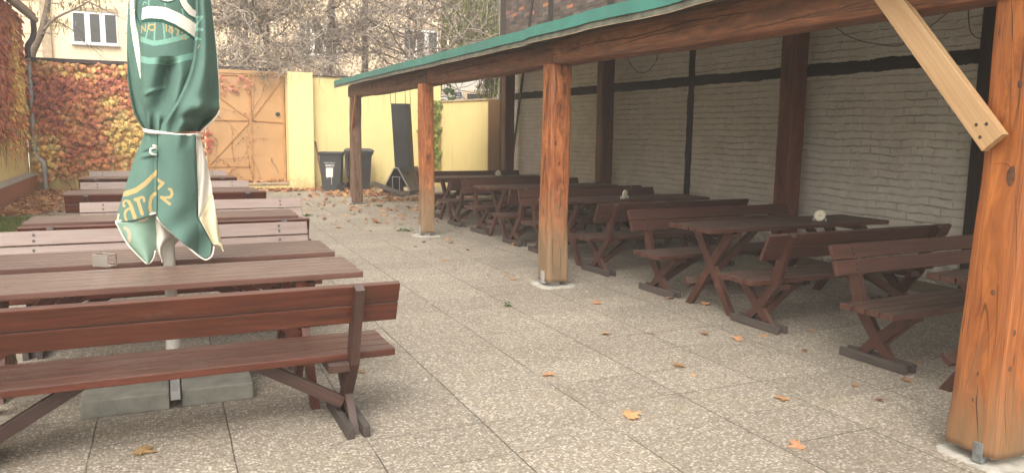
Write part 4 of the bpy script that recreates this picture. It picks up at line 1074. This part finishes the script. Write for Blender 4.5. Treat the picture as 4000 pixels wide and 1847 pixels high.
# lower left flap with the lettering
DL = [(514, 566), (540, 556), (565, 549), (600, 532), (650, 513), (700, 499), (760, 480), (830, 458), (873, 448)]
DR = [(514, 612), (700, 613), (830, 613), (873, 613)]
dbot = lambda x: 873 - (x-448)*.262 + 5*math.sin((x-448)/52.)
def dD(u, v, x, y): return 4.84 + .10*(1-u)**2.2 - .035*math.sin(PI*u)*v - .015*smooth(.9, 1, u) + .02*math.exp(-((y-598+.25*(x-560))/7)**2)*smooth(.1, .5, u) - .02*math.exp(-((y-611+.25*(x-560))/9)**2)*smooth(.1, .5, u) + .012*math.sin(x*.15)*smooth(.3, 0., v)
def paintD(x, y):
    if y > dbot(x)+6: return 0
    sw = [(452, 766), (490, 760), (530, 744), (566, 718), (596, 688), (622, 662)]
    if on_stroke(x, y, sw, 21, 15): return 4
    # a
    if on_stroke(x, y, [(480, 806), (479, 797), (486, 788), (497, 785), (505, 790)], 7) or on_stroke(x, y, [(503, 791), (511, 803), (518, 824), (527, 848)], 15) or on_stroke(x, y, [(481, 806), (484, 808)], 11): return 4
    if on_stroke(x, y, [(511, 814), (500, 817), (491, 825), (486, 838), (488, 852), (494, 862)], 9.5): return 4
    # r
    if on_stroke(x, y, [(529, 779), (538, 778), (545, 800), (556, 834)], 13) or on_stroke(x, y, [(541, 790), (546, 772), (556, 768), (563, 774), (564, 784)], 9) or on_stroke(x, y, [(524, 782), (540, 772)], 5): return 4
    # o, cut by the fold
    if on_stroke(x, y, arc(612, 800, 26, 46, 125, 275, 18), 13): return 4
    if x < 470 and y > 840 and on_stroke(x, y, [(460, 842), (455, 870)], 8): return 5
    return 0
DB = [(873, 448), (873, 449)]
# span down to a slanted lower edge: remap rows so that the bottom row follows the edge
def sheet_slant(name, left, rx, ytop, bottom, depth, mats, paint, rows=150, cols=80, parent=None):
    mb = MB(); mb.mi = []; grid = []
    for i in range(rows+1):
        v = i/rows
        for j in range(cols+1):
            u = j/cols
            yl = ytop+(873-ytop)*v; xl = interp(left, yl); x = xl+(rx(yl)-xl)*u
            y = ytop+(bottom(x)-ytop)*v
            p = atY(x, y, YU); mb.v.append(Vector((p.x, depth(u, v, x, y), p.z))); grid.append((x, y))
    for i in range(rows):
        for j in range(cols):
            q = [i*(cols+1)+j, i*(cols+1)+j+1, (i+1)*(cols+1)+j+1, (i+1)*(cols+1)+j]
            mb.f.append(q[::-1]); mb.u.append([(0, 0)]*4); mb.mi.append(paint(sum(grid[k][0] for k in q)/4, sum(grid[k][1] for k in q)/4))
    o = mb.build(name, mats, parent or um, True, UW); md = o.modifiers.new('cloth', 'SOLIDIFY'); md.thickness = .003; md.offset = -1
    return o
o = sheet_slant('valance', DL, lambda y: 613, 514, dbot, dD, PM, paintD)
o['label'] = 'lower left canopy flap with gold lettering'
hem([(449, 873), (470, 867), (500, 858), (530, 850), (570, 840), (611, 830)], lambda x, y: 4.93-.10*min(1, (x-448)/90.) + .0, o, .006)
# its turned up pale underside
EL = [(836, 592), (873, 449), (880, 454), (910, 468), (940, 484), (970, 506), (1000, 534), (1020, 553), (1030, 563), (1036, 572)]
ER = [(836, 611), (960, 610), (990, 606), (1010, 600), (1025, 594), (1032, 586), (1036, 576)]
def dE(u, v, x, y): return 4.955 - .105*math.sin(PI*(.12+.76*u)) + .04*v
def paintE(x, y):
    if y < dbot(x)-8: return 6
    if on_stroke(x, y, arc(552, 826, 32, 36, 0, 180, 16), 11): return 5
    if on_stroke(x, y, arc(550, 820, 20, 27, 0, 180, 12), 4): return 2
    if on_stroke(x, y, arc(487, 928, 17, 34, -90, 90, 14), 15): return 5
    return 6
o = sheet('valance', EL, ER, dE, PM, paintE); o['label'] = 'turned up corner showing the pale green underside'
hem([(449, 874), (468, 910), (484, 940), (506, 970), (534, 1000), (554, 1020), (572, 1036), (588, 1031), (601, 1010), (606, 985)], lambda x, y: 4.925 - .06*smooth(450, 520, x) + .05*smooth(860, 1040, y), o, .0042)
# lower right flap
FL = [(526, 612), (600, 612), (845, 612), (862, 624), (890, 652), (920, 688), (950, 722), (975, 752), (995, 778), (1004, 790), (1008, 801)]
FR = [(526, 770), (620, 769), (720, 773), (850, 777), (870, 788), (900, 805), (930, 821), (955, 834), (975, 831), (990, 827), (1000, 820), (1008, 806)]
def dF(u, v, x, y):
    U = (x-612)/165.
    Y = 4.845 - .075*math.sin(PI*max(0, min(1, U*.92+.08))) + .03*smooth(.93, 1.0, u) + .05*smooth(.75, 1, v)*0
    Y += .018*smooth(.03, 0, u) - .022*math.exp(-((x-700+.0*y)/14)**2)*smooth(600, 530, y) + .02*math.exp(-((x-735)/14)**2)*smooth(590, 530, y)
    Y -= .03*smooth(820, 1000, y)*math.sin(U*3.4) + .012*math.sin((x+y)*.035)*smooth(700, 900, y)
    return Y
def paintF(x, y):
    if on_stroke(x, y, [(612, 699), (638, 714), (612, 738)], 11): return 4
    if on_stroke(x, y, [(660, 735), (668, 738), (672, 752), (666, 766), (652, 768), (632, 768)], 10) or on_stroke(x, y, [(630, 768), (662, 792)], 11): return 4
    return 0
o = sheet('valance', FL, FR, dF, PM, paintF); o['label'] = 'lower right canopy flap in plain green with gold figure'
hem([(612, 846), (624, 862), (652, 890), (688, 920), (722, 950), (752, 976), (778, 997), (801, 1009), (820, 1001), (830, 985), (834, 958)], lambda x, y: 4.80 + .02*smooth(700, 620, x) + .0*y, o, .0042)
# white border strip at the right
GL = [(530, 768), (620, 768), (720, 772), (850, 776), (870, 788), (900, 805), (930, 821), (953, 833), (956, 850), (962, 864), (985, 873)]
GR = [(530, 782), (560, 792), (600, 803), (640, 814), (700, 825), (760, 833), (850, 849), (900, 858), (940, 867), (970, 873), (985, 876)]
def dG(u, v, x, y): return 4.87 + .07*u + .018*math.sin(u*7+y*.02) + .012*math.exp(-((y-(860-1.6*(x-776)))/10)**2)
o = sheet('valance', GL, GR, dG, [M['canvas'], M['canvas_cream']], lambda x, y: 1 if y > 862-1.7*(x-776) else 0); o['label'] = 'white border strip hanging in folds'
# white inner flaps round the pole
HL = [(825, 600), (900, 601), (960, 604), (985, 610), (1005, 618), (1022, 628), (1035, 632)]
HR = [(825, 618), (850, 622), (880, 648), (905, 660), (932, 667), (940, 664), (955, 652), (975, 637), (1000, 634), (1035, 635)]
o = sheet('valance', HL, HR, lambda u, v, x, y: 4.93 - .045*math.sin(PI*u) + .05*v, [M['canvas']]); o['label'] = 'white inner flap beside the pole'
IL = [(870, 660), (985, 682)]; IR = [(870, 690), (930, 745), (950, 722), (985, 684)]
sheet('valance', IL, IR, lambda u, v, x, y: 5.12+.03*u, [M['canvas']])
JL = [(820, 470), (960, 560), (1000, 600)]; JR = [(820, 800), (960, 790), (985, 770), (1000, 700)]
sheet('valance', [(520, 575), (620, 560), (760, 520), (880, 500), (930, 530)], [(520, 765), (620, 775), (760, 800), (880, 815), (930, 790)], lambda u, v, x, y: 5.08 + .08*math.sin(PI*u), [M['canopy']], None, 6.)
cn = MB(); cn.tube([(0.06, 5.0, 2.56), (.05, 5.02, 2.66), (.0, 5.05, 2.74), (-.01, 5.05, 2.80)], [.13, .11, .06, .02], 20); cn.build('crown', M['canopy'], um, True, UW)

# ------------------------------------------------------------------ dustbins, barbecue hood
def rrect(w_, d_, z, rad=.03, n=4):
    P = []
    for cx, cyy, a0 in ((w_/2-rad, d_/2-rad, 0), (-w_/2+rad, d_/2-rad, 90), (-w_/2+rad, -d_/2+rad, 180), (w_/2-rad, -d_/2+rad, 270)):
        for i in range(n+1): a = R(a0+90*i/n); P.append(Vector((cx+rad*math.cos(a), cyy+rad*math.sin(a), z)))
    return P
def sh(rg, dx=0., dy=0.): return [p+Vector((dx, dy, 0)) for p in rg]
def text_part(body, size, name, m, parent, mtx, bold=0.):
    cu = bpy.data.curves.new(name, 'FONT'); cu.body = body; cu.size = size; cu.align_x = 'CENTER'; cu.extrude = .0015; cu.offset = bold
    o = bpy.data.objects.new(name, cu); col.objects.link(o); dg = bpy.context.evaluated_depsgraph_get()
    me = bpy.data.meshes.new_from_object(o.evaluated_get(dg)); bpy.data.objects.remove(o); bpy.data.curves.remove(cu)
    q = bpy.data.objects.new(name, me); col.objects.link(q); me.materials.append(m); q.parent = parent; q.matrix_local = mtx; return q
def make_bin(loc, rz, opened, label):
    # local: front towards -y, hinge side towards +y
    t = thing('dustbin', label, 'dustbin', loc, rz, 'wheeled dustbins by the yellow wall')
    b = MB(); rings = [rrect(.40, .44, .0), rrect(.41, .46, .03), rrect(.455, .53, .60), rrect(.475, .56, .88), rrect(.475, .56, .90), rrect(.52, .60, .93), rrect(.545, .625, .95), rrect(.555, .635, .955), rrect(.555, .635, .995), rrect(.525, .605, 1.0), rrect(.50, .58, .97), rrect(.47, .55, .80)]
    bo = loft(b, [sh(q, 0, -.0) for q in rings], True, True).build('body', M['bin'], t, False)
    for sx in (-1, 1):
        wv = MB(); wv.tube([(sx*.17, .235, .10), (sx*.225, .235, .10)], .10, 22); wv.build('wheel', M['rubber'], t)
    MB().tube([(-.2, .26, .99), (-.2, .345, 1.0), (.2, .345, 1.0), (.2, .26, .99)], .014, 8).build('handle', M['bin_rim'], t)
    ld = MB()
    if opened:
        rg = [rrect(.53, .60, 0.), rrect(.55, .62, .01), rrect(.55, .62, .035), rrect(.46, .50, .085)]
        mx = Matrix.Translation((0, .35, .97)) @ Matrix.Rotation(R(-86), 4, 'X') @ Matrix.Translation((0, .31, 0))
        loft(ld, [[mx @ p for p in q] for q in rg])
    else:
        rg = [rrect(.57, .65, 1.003), rrect(.585, .665, 1.01), rrect(.585, .665, 1.04), rrect(.50, .56, 1.085), rrect(.46, .5, 1.09)]
        loft(ld, rg)
        for sx in (-1, 1): ld.aabb((sx*.16-.05, -.365, 1.0), (sx*.16+.05, -.33, 1.03), .006)
    ld.build('lid', M['bin'] if opened else M['bin_rim'], t)
    return t, bo
t, bo = make_bin((3.90, 20.2, 0), R(-108), True, 'open charcoal dustbin with a white notice and lid hanging down at its right')
# notice and printing on the side turned to the viewer
fx = lambda dx, dz, off=0.: Matrix.Translation((.452+.0+off, -.02+dx, dz)) @ Matrix.Rotation(R(90), 4, 'Z') @ Matrix.Rotation(R(90), 4, 'X')
sidez = lambda z: .5*(.41+(.455-.41)*(z-.03)/.57)+.003 if z < .6 else .5*(.455+(.02)*(z-.6)/.28)+.003
def bin_mtx(y, z):
    # on the -x side: text runs along -y, facing -x
    return Matrix.Translation((sidez(z)+.001, y, z)) @ Matrix.Rotation(R(90), 4, 'Z') @ Matrix.Rotation(R(90+2.2), 4, 'X')
text_part('SAKO', .085, 'lettering', M['white_print'], bo, bin_mtx(-.02, .63), .002)
text_part('ODPADY BRNO a.s.', .034, 'lettering', M['white_print'], bo, bin_mtx(-.02, .715))
nz = MB(); 
q = [Vector((sidez(z)+.002, y, z)) for y, z in ((.06, .60), (-.12, .60), (-.125, .36), (.045, .36))]; nz.poly(q, .002, (1, 0, 0)); nz.build('notice', M['paper'], bo)
dr = MB(); 
for y, z0, z1 in ((.02, .36, .17), (-.085, .36, .32)): dr.poly([Vector((sidez(z)+.0015, yy, z)) for yy, z in ((y, z0), (y-.012, z0), (y-.009, z1), (y-.003, z1))], .002, (1, 0, 0))
dr.build('paint_drip', M['white_print'], bo)
make_bin((4.62, 20.25, 0), R(12), False, 'closed charcoal dustbin standing behind the weathered corner post')
tag(MB().tube([(3.58, 20.70, 1.25), (3.74, 20.45, .02)], .022, 8).build('wooden_stick', M['post_grey']), 'thin grey stick leaning in the corner behind the open dustbin', 'stick')

hb = thing('barbecue_hood', 'black steel barbecue hood with tall leaning flue, standing before the yellow wall', 'barbecue hood', (5.35, 18.6, 0)); B0 = Vector((5.30, 18.45, 0))
A1 = Vector((.66, .75, 0)).normalized(); A2 = Vector((.75, -.66, 0)).normalized()     # ridge direction (away right), gable width direction
gl0, gl1 = Vector((4.86, 18.72, 0)), Vector((5.40, 18.22, 0)); ap = (gl0+gl1)/2 + Vector((-.01, 0, .66)); DEP = A1*1.15
mb = MB(); tk = .02
def slab(P, th=.02):
    n = (P[1]-P[0]).cross(P[2]-P[0]).normalized()*th; b = len(mb.v); k = len(P); mb.v += P+[p-n for p in P]
    mb.f.append(list(range(b, b+k))); mb.u.append([(0, 0)]*k); mb.f.append([b+k+i for i in reversed(range(k))]); mb.u.append([(0, 0)]*k)
    for i in range(k): j = (i+1) % k; mb.f.append([b+i, b+k+i, b+k+j, b+j]); mb.u.append([(0, 0)]*4)
z1 = Vector((0, 0, .11))
g0, g1 = gl0+z1, gl1+z1
apL, apR = ap+(gl0-gl1).normalized()*.05, ap+(gl1-gl0).normalized()*.06
slab([g1, g1+DEP, apR+DEP, apR]); slab([g0+DEP, g0, apL, apL+DEP]); slab([apL, apR, apR+DEP, apL+DEP])
slab([g0+DEP, apL+DEP, apR+DEP, g1+DEP])
slab([gl1, gl1+DEP, g1+DEP, g1]); slab([gl0+DEP, gl0, g0, g0+DEP])
mb.build('hood', M['hood'], hb, False, (5.35, 18.6, 0))
br_ = MB(); w_ = (gl1-gl0); 
for q in ((g0, apL), (apL, apR), (apR, g1)): br_.box(q[0], q[1], .035, .02, A1, .002)
for f in (.36, .62):
    lo = gl0+w_*f+Vector((0, 0, .1)); br_.box(lo, lo+Vector((0, 0, .36 if f < .5 else .34)), .015, .012, A1, .001)
br_.box(gl0+w_*.33+Vector((0, 0, .44)), gl0+w_*.66+Vector((0, 0, .44)), .012, .012, A1, .001)
br_.build('frame', M['zinc'], hb, False, (5.35, 18.6, 0))
du = MB(); base = ap+A1*.32+Vector((.08, -.02, -.10)); topc = base+Vector((-.09, .02, 1.66)); hw = .20
rg = []
for c in (base, topc):
    rg.append([c+A1*(-hw*.7)*1+A2*(-hw), c+A1*(-hw*.7)+A2*hw, c+A1*hw*.7+A2*hw, c+A1*hw*.7+A2*(-hw)])
loft(du, rg); du.build('flue', M['black_iron'], hb, False, (5.35, 18.6, 0))
for p in rg[1]: MB().tube([p, p+Vector((-.02, 0, .36))], .007, 6).build('rod', M['black_iron'], hb, False, (5.35, 18.6, 0))
cp_ = MB(); c = topc+Vector((-.02, 0, .40)); cp_.v += [c+A1*-.24+A2*-.24+Vector((0, 0, .0)), c+A1*-.24+A2*.26, c+A1*.24+A2*.26, c+A1*.24+A2*-.24, c+Vector((0, 0, .14)), c+Vector((0, 0, -.05))]
for k in range(4): cp_.f += [[k, (k+1) % 4, 4], [(k+1) % 4, k, 5]]; cp_.u += [[(0, 0)]*3]*2
cp_.build('cap', M['black_iron'], hb, False, (5.35, 18.6, 0))
tag(MB().box((4.55, 18.62, .30), (5.22, 18.0, .03), .26, .025, (.7, .7, .15), .003).build('metal_flap', M['hood']), 'dark bent sheet lying tilted before the barbecue hood', 'metal sheet')

# ------------------------------------------------------------------ buildings behind
cb = thing('apartment_building', 'cream apartment building with a white three part window behind the ivy wall', 'building', (5, 36, 0)); CW = (5, 36, 0); YB = 34.
MB().aabb((-3.95, YB, -.03), (22, 44, 11), 0).build('wall_panel', M['cream'], cb, False, CW)
MB().aabb((-9., YB+.15, 4.0), (-4.05, 44, 11), 0).build('stair_panel', M['cream'], cb, False, CW)
MB().aabb((-9., YB+.15, -.03), (-4.05, 44, 3.999), 0).build('stair_panel', M['offwhite'], cb, False, CW)
MB().aabb((-9., YB-.15, 3.35), (-4.06, YB+.149, 3.6), .01).build('ledge', M['stone'], cb, False, CW)
gv = MB()
for z in (4.3, 4.9, 5.5, 6.1): gv.aabb((-9., YB+.13, z), (-4.06, YB+.149, z+.035), 0)
gv.build('groove', M['stone'], cb, False, CW)
MB().aabb((-4.045, YB-.14, 0), (-3.72, YB-.002, 11), .02).build('rain_pipe', M['stone'], cb, False, CW)
def window(x0, x1, z0, z1, cols_=3):
    f = MB(); n = cols_; fw_ = .09
    f.aabb((x0, YB-.05, z0), (x1, YB-.003, z0+fw_), .01); f.aabb((x0, YB-.05, z1-fw_), (x1, YB-.003, z1), .01)
    for i in range(n+1):
        x = x0 + (x1-x0)*i/n; h = fw_*(.5 if i in (0, n) else 1.); xa, xb = max(x0, x-h), min(x1, x+h)
        f.aabb((xa, YB-.046, z0+fw_), (xb, YB-.003, z1-fw_), .008)
    o = f.build('window', M['pvc'], cb, False, CW)
    MB().aabb((x0+.02, YB-.02, z0+.02), (x1-.02, YB-.002, z1-.02), 0).build('pane', M['glass'], o, False, CW)
    MB().aabb((x0-.06, YB-.16, z0-.05), (x1+.06, YB-.003, z0-.002), .01).build('sill', M['zinc'], o, False, CW)
    MB().aabb((x0-.03, YB-.08, z1+.002), (x1+.03, YB-.003, z1+.14), .01).build('lintel', M['stone'], o, False, CW)
window(-3.03, -1.50, 4.62, 5.84)
for x in (5.3, 9.8):
    window(x, x+1.6, 4.62, 6.0)

wh = thing('white_house', 'white house front with dark doorway and blue number plate, behind the low wall', 'house', (12, 31.5, 0)); WW = (12, 31.5, 0)
MB().aabb((10.3, 31, -.03), (15.5, 33.8, 3.9), 0).build('wall_panel', M['offwhite'], wh, False, WW)
MB().aabb((11.5, 30.93, 0), (12.6, 30.997, 3.27), .01).build('door_frame', M['cream'], wh, False, WW)
MB().aabb((11.68, 30.90, 0), (12.5, 30.928, 3.12), .005).build('door', M['glass'], wh, False, WW)
o = MB().aabb((11.15, 30.96, 2.93), (11.43, 30.996, 3.18), .006).build('number_plate', M['blue_sign'], wh, False, WW)
q = text_part('28', .16, 'lettering', M['white_print'], o, Matrix.Translation((11.29-12, 30.955-31.5, 3.04)) @ Matrix.Rotation(R(90), 4, 'X'))
MB().aabb((11.19, 30.952, 2.965), (11.39, 30.959, 2.99), 0).build('lettering', M['white_print'], o, False, WW)
MB().aabb((10.95, 30.97, 2.96), (11.10, 30.996, 3.16), .004).build('notice', M['paper'], wh, False, WW)

# ------------------------------------------------------------------ trees
def twig_line(mb, p, d, n, step, rad, r, droop, wob, sides=3):
    pts = [Vector(p)]; d = Vector(d).normalized()
    for i in range(n):
        d = (d + Vector((r.gauss(0, wob), r.gauss(0, wob), r.gauss(0, wob)-droop))).normalized(); pts.append(pts[-1]+d*step*r.uniform(.7, 1.2))
    mb.tube(pts, [rad*(1-.75*i/n) for i in range(n+1)], sides, False); return pts
def twiggy(name, label, loc, h, spread, r, ntwig, trunk_r, leafc, nleaf, nl=9, ty=.5, zmin=2.6, trunks=1):
    t = thing(name, label, 'tree', loc, 0, 'bare trees and shrubs behind the yard wall')
    tk, tw, lf = MB(), MB(), MB(); nodes = []
    for q in range(trunks):
        bx = r.uniform(-.4, .4)*spread*.4 if trunks > 1 else 0
        pts = [Vector((bx, 0, 0))]; d = Vector((r.gauss(0, .06), r.gauss(0, .04), 1))
        for i in range(9): d = (d+Vector((r.gauss(0, .07), r.gauss(0, .05), .15))).normalized(); pts.append(pts[-1]+d*h/9)
        tk.tube(bez(pts, 3), [trunk_r*(1-.75*i/27) for i in range(28)], 10)
        nodes += pts[3:]
        for i in range(nl):
            p = r.choice(pts[2:]); a = r.uniform(0, 6.28); d = Vector((math.cos(a)*spread*.5, math.sin(a)*spread*.5*ty, r.uniform(.1, .8)))
            b_ = twig_line(tk, p, d, 8, spread*.105, trunk_r*.35, r, .02, .22, 6); nodes += b_[2:]
            for k in range(3):
                c_ = twig_line(tw, r.choice(b_[2:]), Vector((r.gauss(0, 1), r.gauss(0, 1)*ty, r.uniform(-.2, .9))), 7, spread*.07, trunk_r*.15, r, .03, .3, 4); nodes += c_[1:]
    ends = []
    for i in range(ntwig):
        p = r.choice(nodes) + Vector((r.gauss(0, .12), r.gauss(0, .12), r.gauss(0, .12)))
        if p.z < zmin+.1 or (loc[0]+p.x)/(loc[1]+p.y) > .335 and p.z < 4.7: continue
        e = twig_line(tw, p, Vector((r.gauss(0, 1), r.gauss(0, 1), r.gauss(.1, .8))), 6, .13, r.uniform(.007, .014), r, .10, .42); ends += e[1:]
    for i in range(nleaf):
        p = r.choice(ends) + Vector((r.gauss(0, .05), r.gauss(0, .05), r.gauss(0, .05)))
        a = Vector((r.gauss(0, 1), r.gauss(0, 1), r.gauss(0, 1))).normalized()*r.uniform(.025, .05); c = Vector((r.gauss(0, .5), r.gauss(0, .5), -1)).normalized()*r.uniform(.05, .11)
        lf.face([p, p+a+c*.5, p+c, p-a+c*.5], vary(r.choice(leafc), r, .3))
    if name == 'bare_shrub' and loc[0] < 4:
        for i in range(110):
            e = twig_line(tw, Vector((r.uniform(1.9, 3.9)-loc[0], r.uniform(20.2, 21.4)-loc[1], r.uniform(2.95, 3.35))), Vector((r.gauss(.3, 1), r.gauss(0, .4), r.gauss(-.3, .5))), 6, .12, r.uniform(.006, .010), r, .12, .4); ends += e[2:]
    tk.build('trunk', M['bark'], t, True); o = tw.build('twigs', M['twig'], t)
    if nleaf: lf.build('foliage', M['leaf'], t)
    return t
OL = ((.27, .23, .13), (.33, .27, .15), (.22, .18, .11), (.36, .25, .13)); GB = ((.29, .24, .19), (.33, .27, .2))
r = random.Random(5)
twiggy('olive_brown_tree', 'tangled brown green tree right beside the parasol, above the orange gate', (1.9, 23.4, 0), 6.6, 3.0, r, 2300, .11, OL, 7500, 14, .5, 3.0)
twiggy('bare_shrub', 'curly bare shrub whose twigs hang over the gate top and the yellow pillar', (3.1, 22.3, 0), 5.0, 2.4, r, 2200, .08, GB, 1700, 12, .7, 2.8, 2)
twiggy('bare_tree', 'bare tree with a thick grey trunk left of the weathered post, behind the yellow wall', (4.75, 24.6, 0), 9., 2.9, r, 1300, .19, GB, 800, 14, .5, 2.8)
twiggy('bare_tree', 'bare tree with a slimmer grey trunk directly above the pavilion roof end', (5.75, 25.2, 0), 9., 2.6, r, 1100, .15, OL, 1100, 12, .5, 2.8)
twiggy('bare_shrub', 'dense dark bare shrub with forked stems behind the left end of the green roof', (7.2, 23.6, 0), 5.6, 3.4, r, 2500, .10, GB, 2000, 16, .6, 3.0, 3)
twiggy('brown_leaved_tree', 'tree with scattered brown leaves between the dark shrub and the willow', (8.5, 26.5, 0), 7.5, 3.4, r, 1700, .12, ((.34, .19, .09), (.26, .18, .09), (.40, .22, .10)), 6000, 14, .6, 3.2)
# left tree with bent trunk
lt = thing('slender_tree', 'slender bare tree with a bent trunk between house gutter and window', 'tree', (-3.0, 23.2, 0)); LW = (-3.0, 23.2, 0)
tk, tw, lf = MB(), MB(), MB()
P = [atY(x, y, 23.2) for x, y in ((105, 420), (120, 230), (140, 175), (162, 125), (176, 70), (186, 20), (192, -60))]
tk.tube(bez(P, 5), [.11-.05*i/30 for i in range(31)], 10); tk.build('trunk', M['bark'], lt, True, LW)
def limb(px, rad, n=5):
    Q = [atY(x, y, 23.1) for x, y in px]; c = bez(Q, n); tw.tube(c, [rad*(1-.75*i/(len(c)-1)) for i in range(len(c))], 6); return c
segs = limb([(172, 118), (200, 85), (240, 60), (290, 38), (345, 8), (380, -20)], .042) + limb([(180, 78), (210, 80), (245, 95), (280, 118), (315, 155), (350, 180), (385, 210), (420, 240)], .02) + limb([(160, 135), (185, 130), (230, 135)], .018) + limb([(345, 8), (390, 30), (440, 55), (490, 78)], .022) + limb([(186, 12), (220, 14), (260, 10)], .018)
for i in range(30):
    twig_line(tw, r.choice(segs[8:]), Vector((r.gauss(0, 1), r.gauss(0, .4), r.gauss(0, .7))), 6, .09, .007, r, .05, .35)
for i in range(330):
    q = r.choice([atY(x+r.gauss(0, 26), y+r.gauss(0, 14), 23.1) for x, y in ((300, 8), (235, 12), (210, 80), (235, 88), (120, 10), (330, 2), (385, 8))])
    a = Vector((r.gauss(0, .3), r.gauss(0, 1), 0)).normalized()*.02; c = Vector((r.gauss(0, .25), r.gauss(0, .2), -1)).normalized()*r.uniform(.10, .22)
    lf.face([q, q+a+c*.4, q+c, q-a+c*.4], vary(r.choice(((.30, .26, .10), (.24, .21, .09), (.42, .34, .10))), r))
tw.build('branches', M['bark'], lt, True, LW); lf.build('foliage', M['leaf'], lt, False, LW)
# weeping willow
wl = thing('willow_tree', 'weeping willow with hanging yellow green strands beside the brick building', 'tree', (10.2, 24.5, 0)); WL = (10.2, 24.5, 0)
tk, tw, lf = MB(), MB(), MB()
tk.tube(bez([(10.2, 24.5, 0), (10.25, 24.5, 2.), (10.1, 24.6, 4.), (10.3, 24.5, 7.)], 6), [.16-.1*i/18 for i in range(19)], 10)
for i in range(10):
    a = r.uniform(0, 6.28); twig_line(tk, (10.2, 24.5, r.uniform(4.5, 7)), (math.cos(a), math.sin(a), .7), 8, .26, .05, r, .06, .12, 5)
tk.build('trunk', M['bark'], wl, True, WL)
for i in range(420):
    x = r.uniform(8.4, 11.2); y = r.uniform(23.2, 25.4); zt = r.uniform(4.4, 7.8); L = r.uniform(1.6, 3.8)
    if x < 9.2 and r.random() < .6: continue
    if x < 9.75: L = min(L, zt-3.75)
    pts = [Vector((x, y, zt))]
    for k in range(9): pts.append(pts[-1]+Vector((r.gauss(0, .03), r.gauss(0, .03), -L/9)))
    tw.tube(pts, .006, 3, False)
    for k in range(int(L*20)):
        q = pts[r.randrange(9)].lerp(pts[r.randrange(1, 10)], r.random()); q = pts[0].lerp(pts[-1], r.random())+Vector((r.gauss(0, .05), r.gauss(0, .05), 0))
        a = Vector((r.gauss(0, 1), r.gauss(0, 1), 0)).normalized()*.028; c = Vector((r.gauss(0, .35), r.gauss(0, .35), -1)).normalized()*r.uniform(.12, .22)
        lf.face([q, q+a+c*.4, q+c, q-a+c*.4], vary(r.choice(((.20, .23, .07), (.15, .19, .055), (.30, .27, .09), (.25, .27, .09))), r, .3))
tw.build('strands', M['twig'], wl, False, WL); lf.build('foliage', M['leaf'], wl, False, WL)

# ------------------------------------------------------------------ air volume added to imitate a lens veil that lifts dark tones
hz = bpy.data.materials.new('added_haze'); hz.use_nodes = True; ht = hz.node_tree
for nd in list(ht.nodes):
    if nd.type == 'BSDF_PRINCIPLED': ht.nodes.remove(nd)
pvn = ht.nodes.new('ShaderNodeVolumePrincipled'); pvn.inputs['Density'].default_value = .005; pvn.inputs['Color'].default_value = (1., .96, .92, 1)
ht.links.new(pvn.outputs[0], ht.nodes['Material Output'].inputs['Volume'])
hb_ = MB(); hb_.aabb((-410, -410, -1.03), (410, 410, 12.), 0); ho = hb_.build('added_haze', hz); tag(ho, kind='stuff')
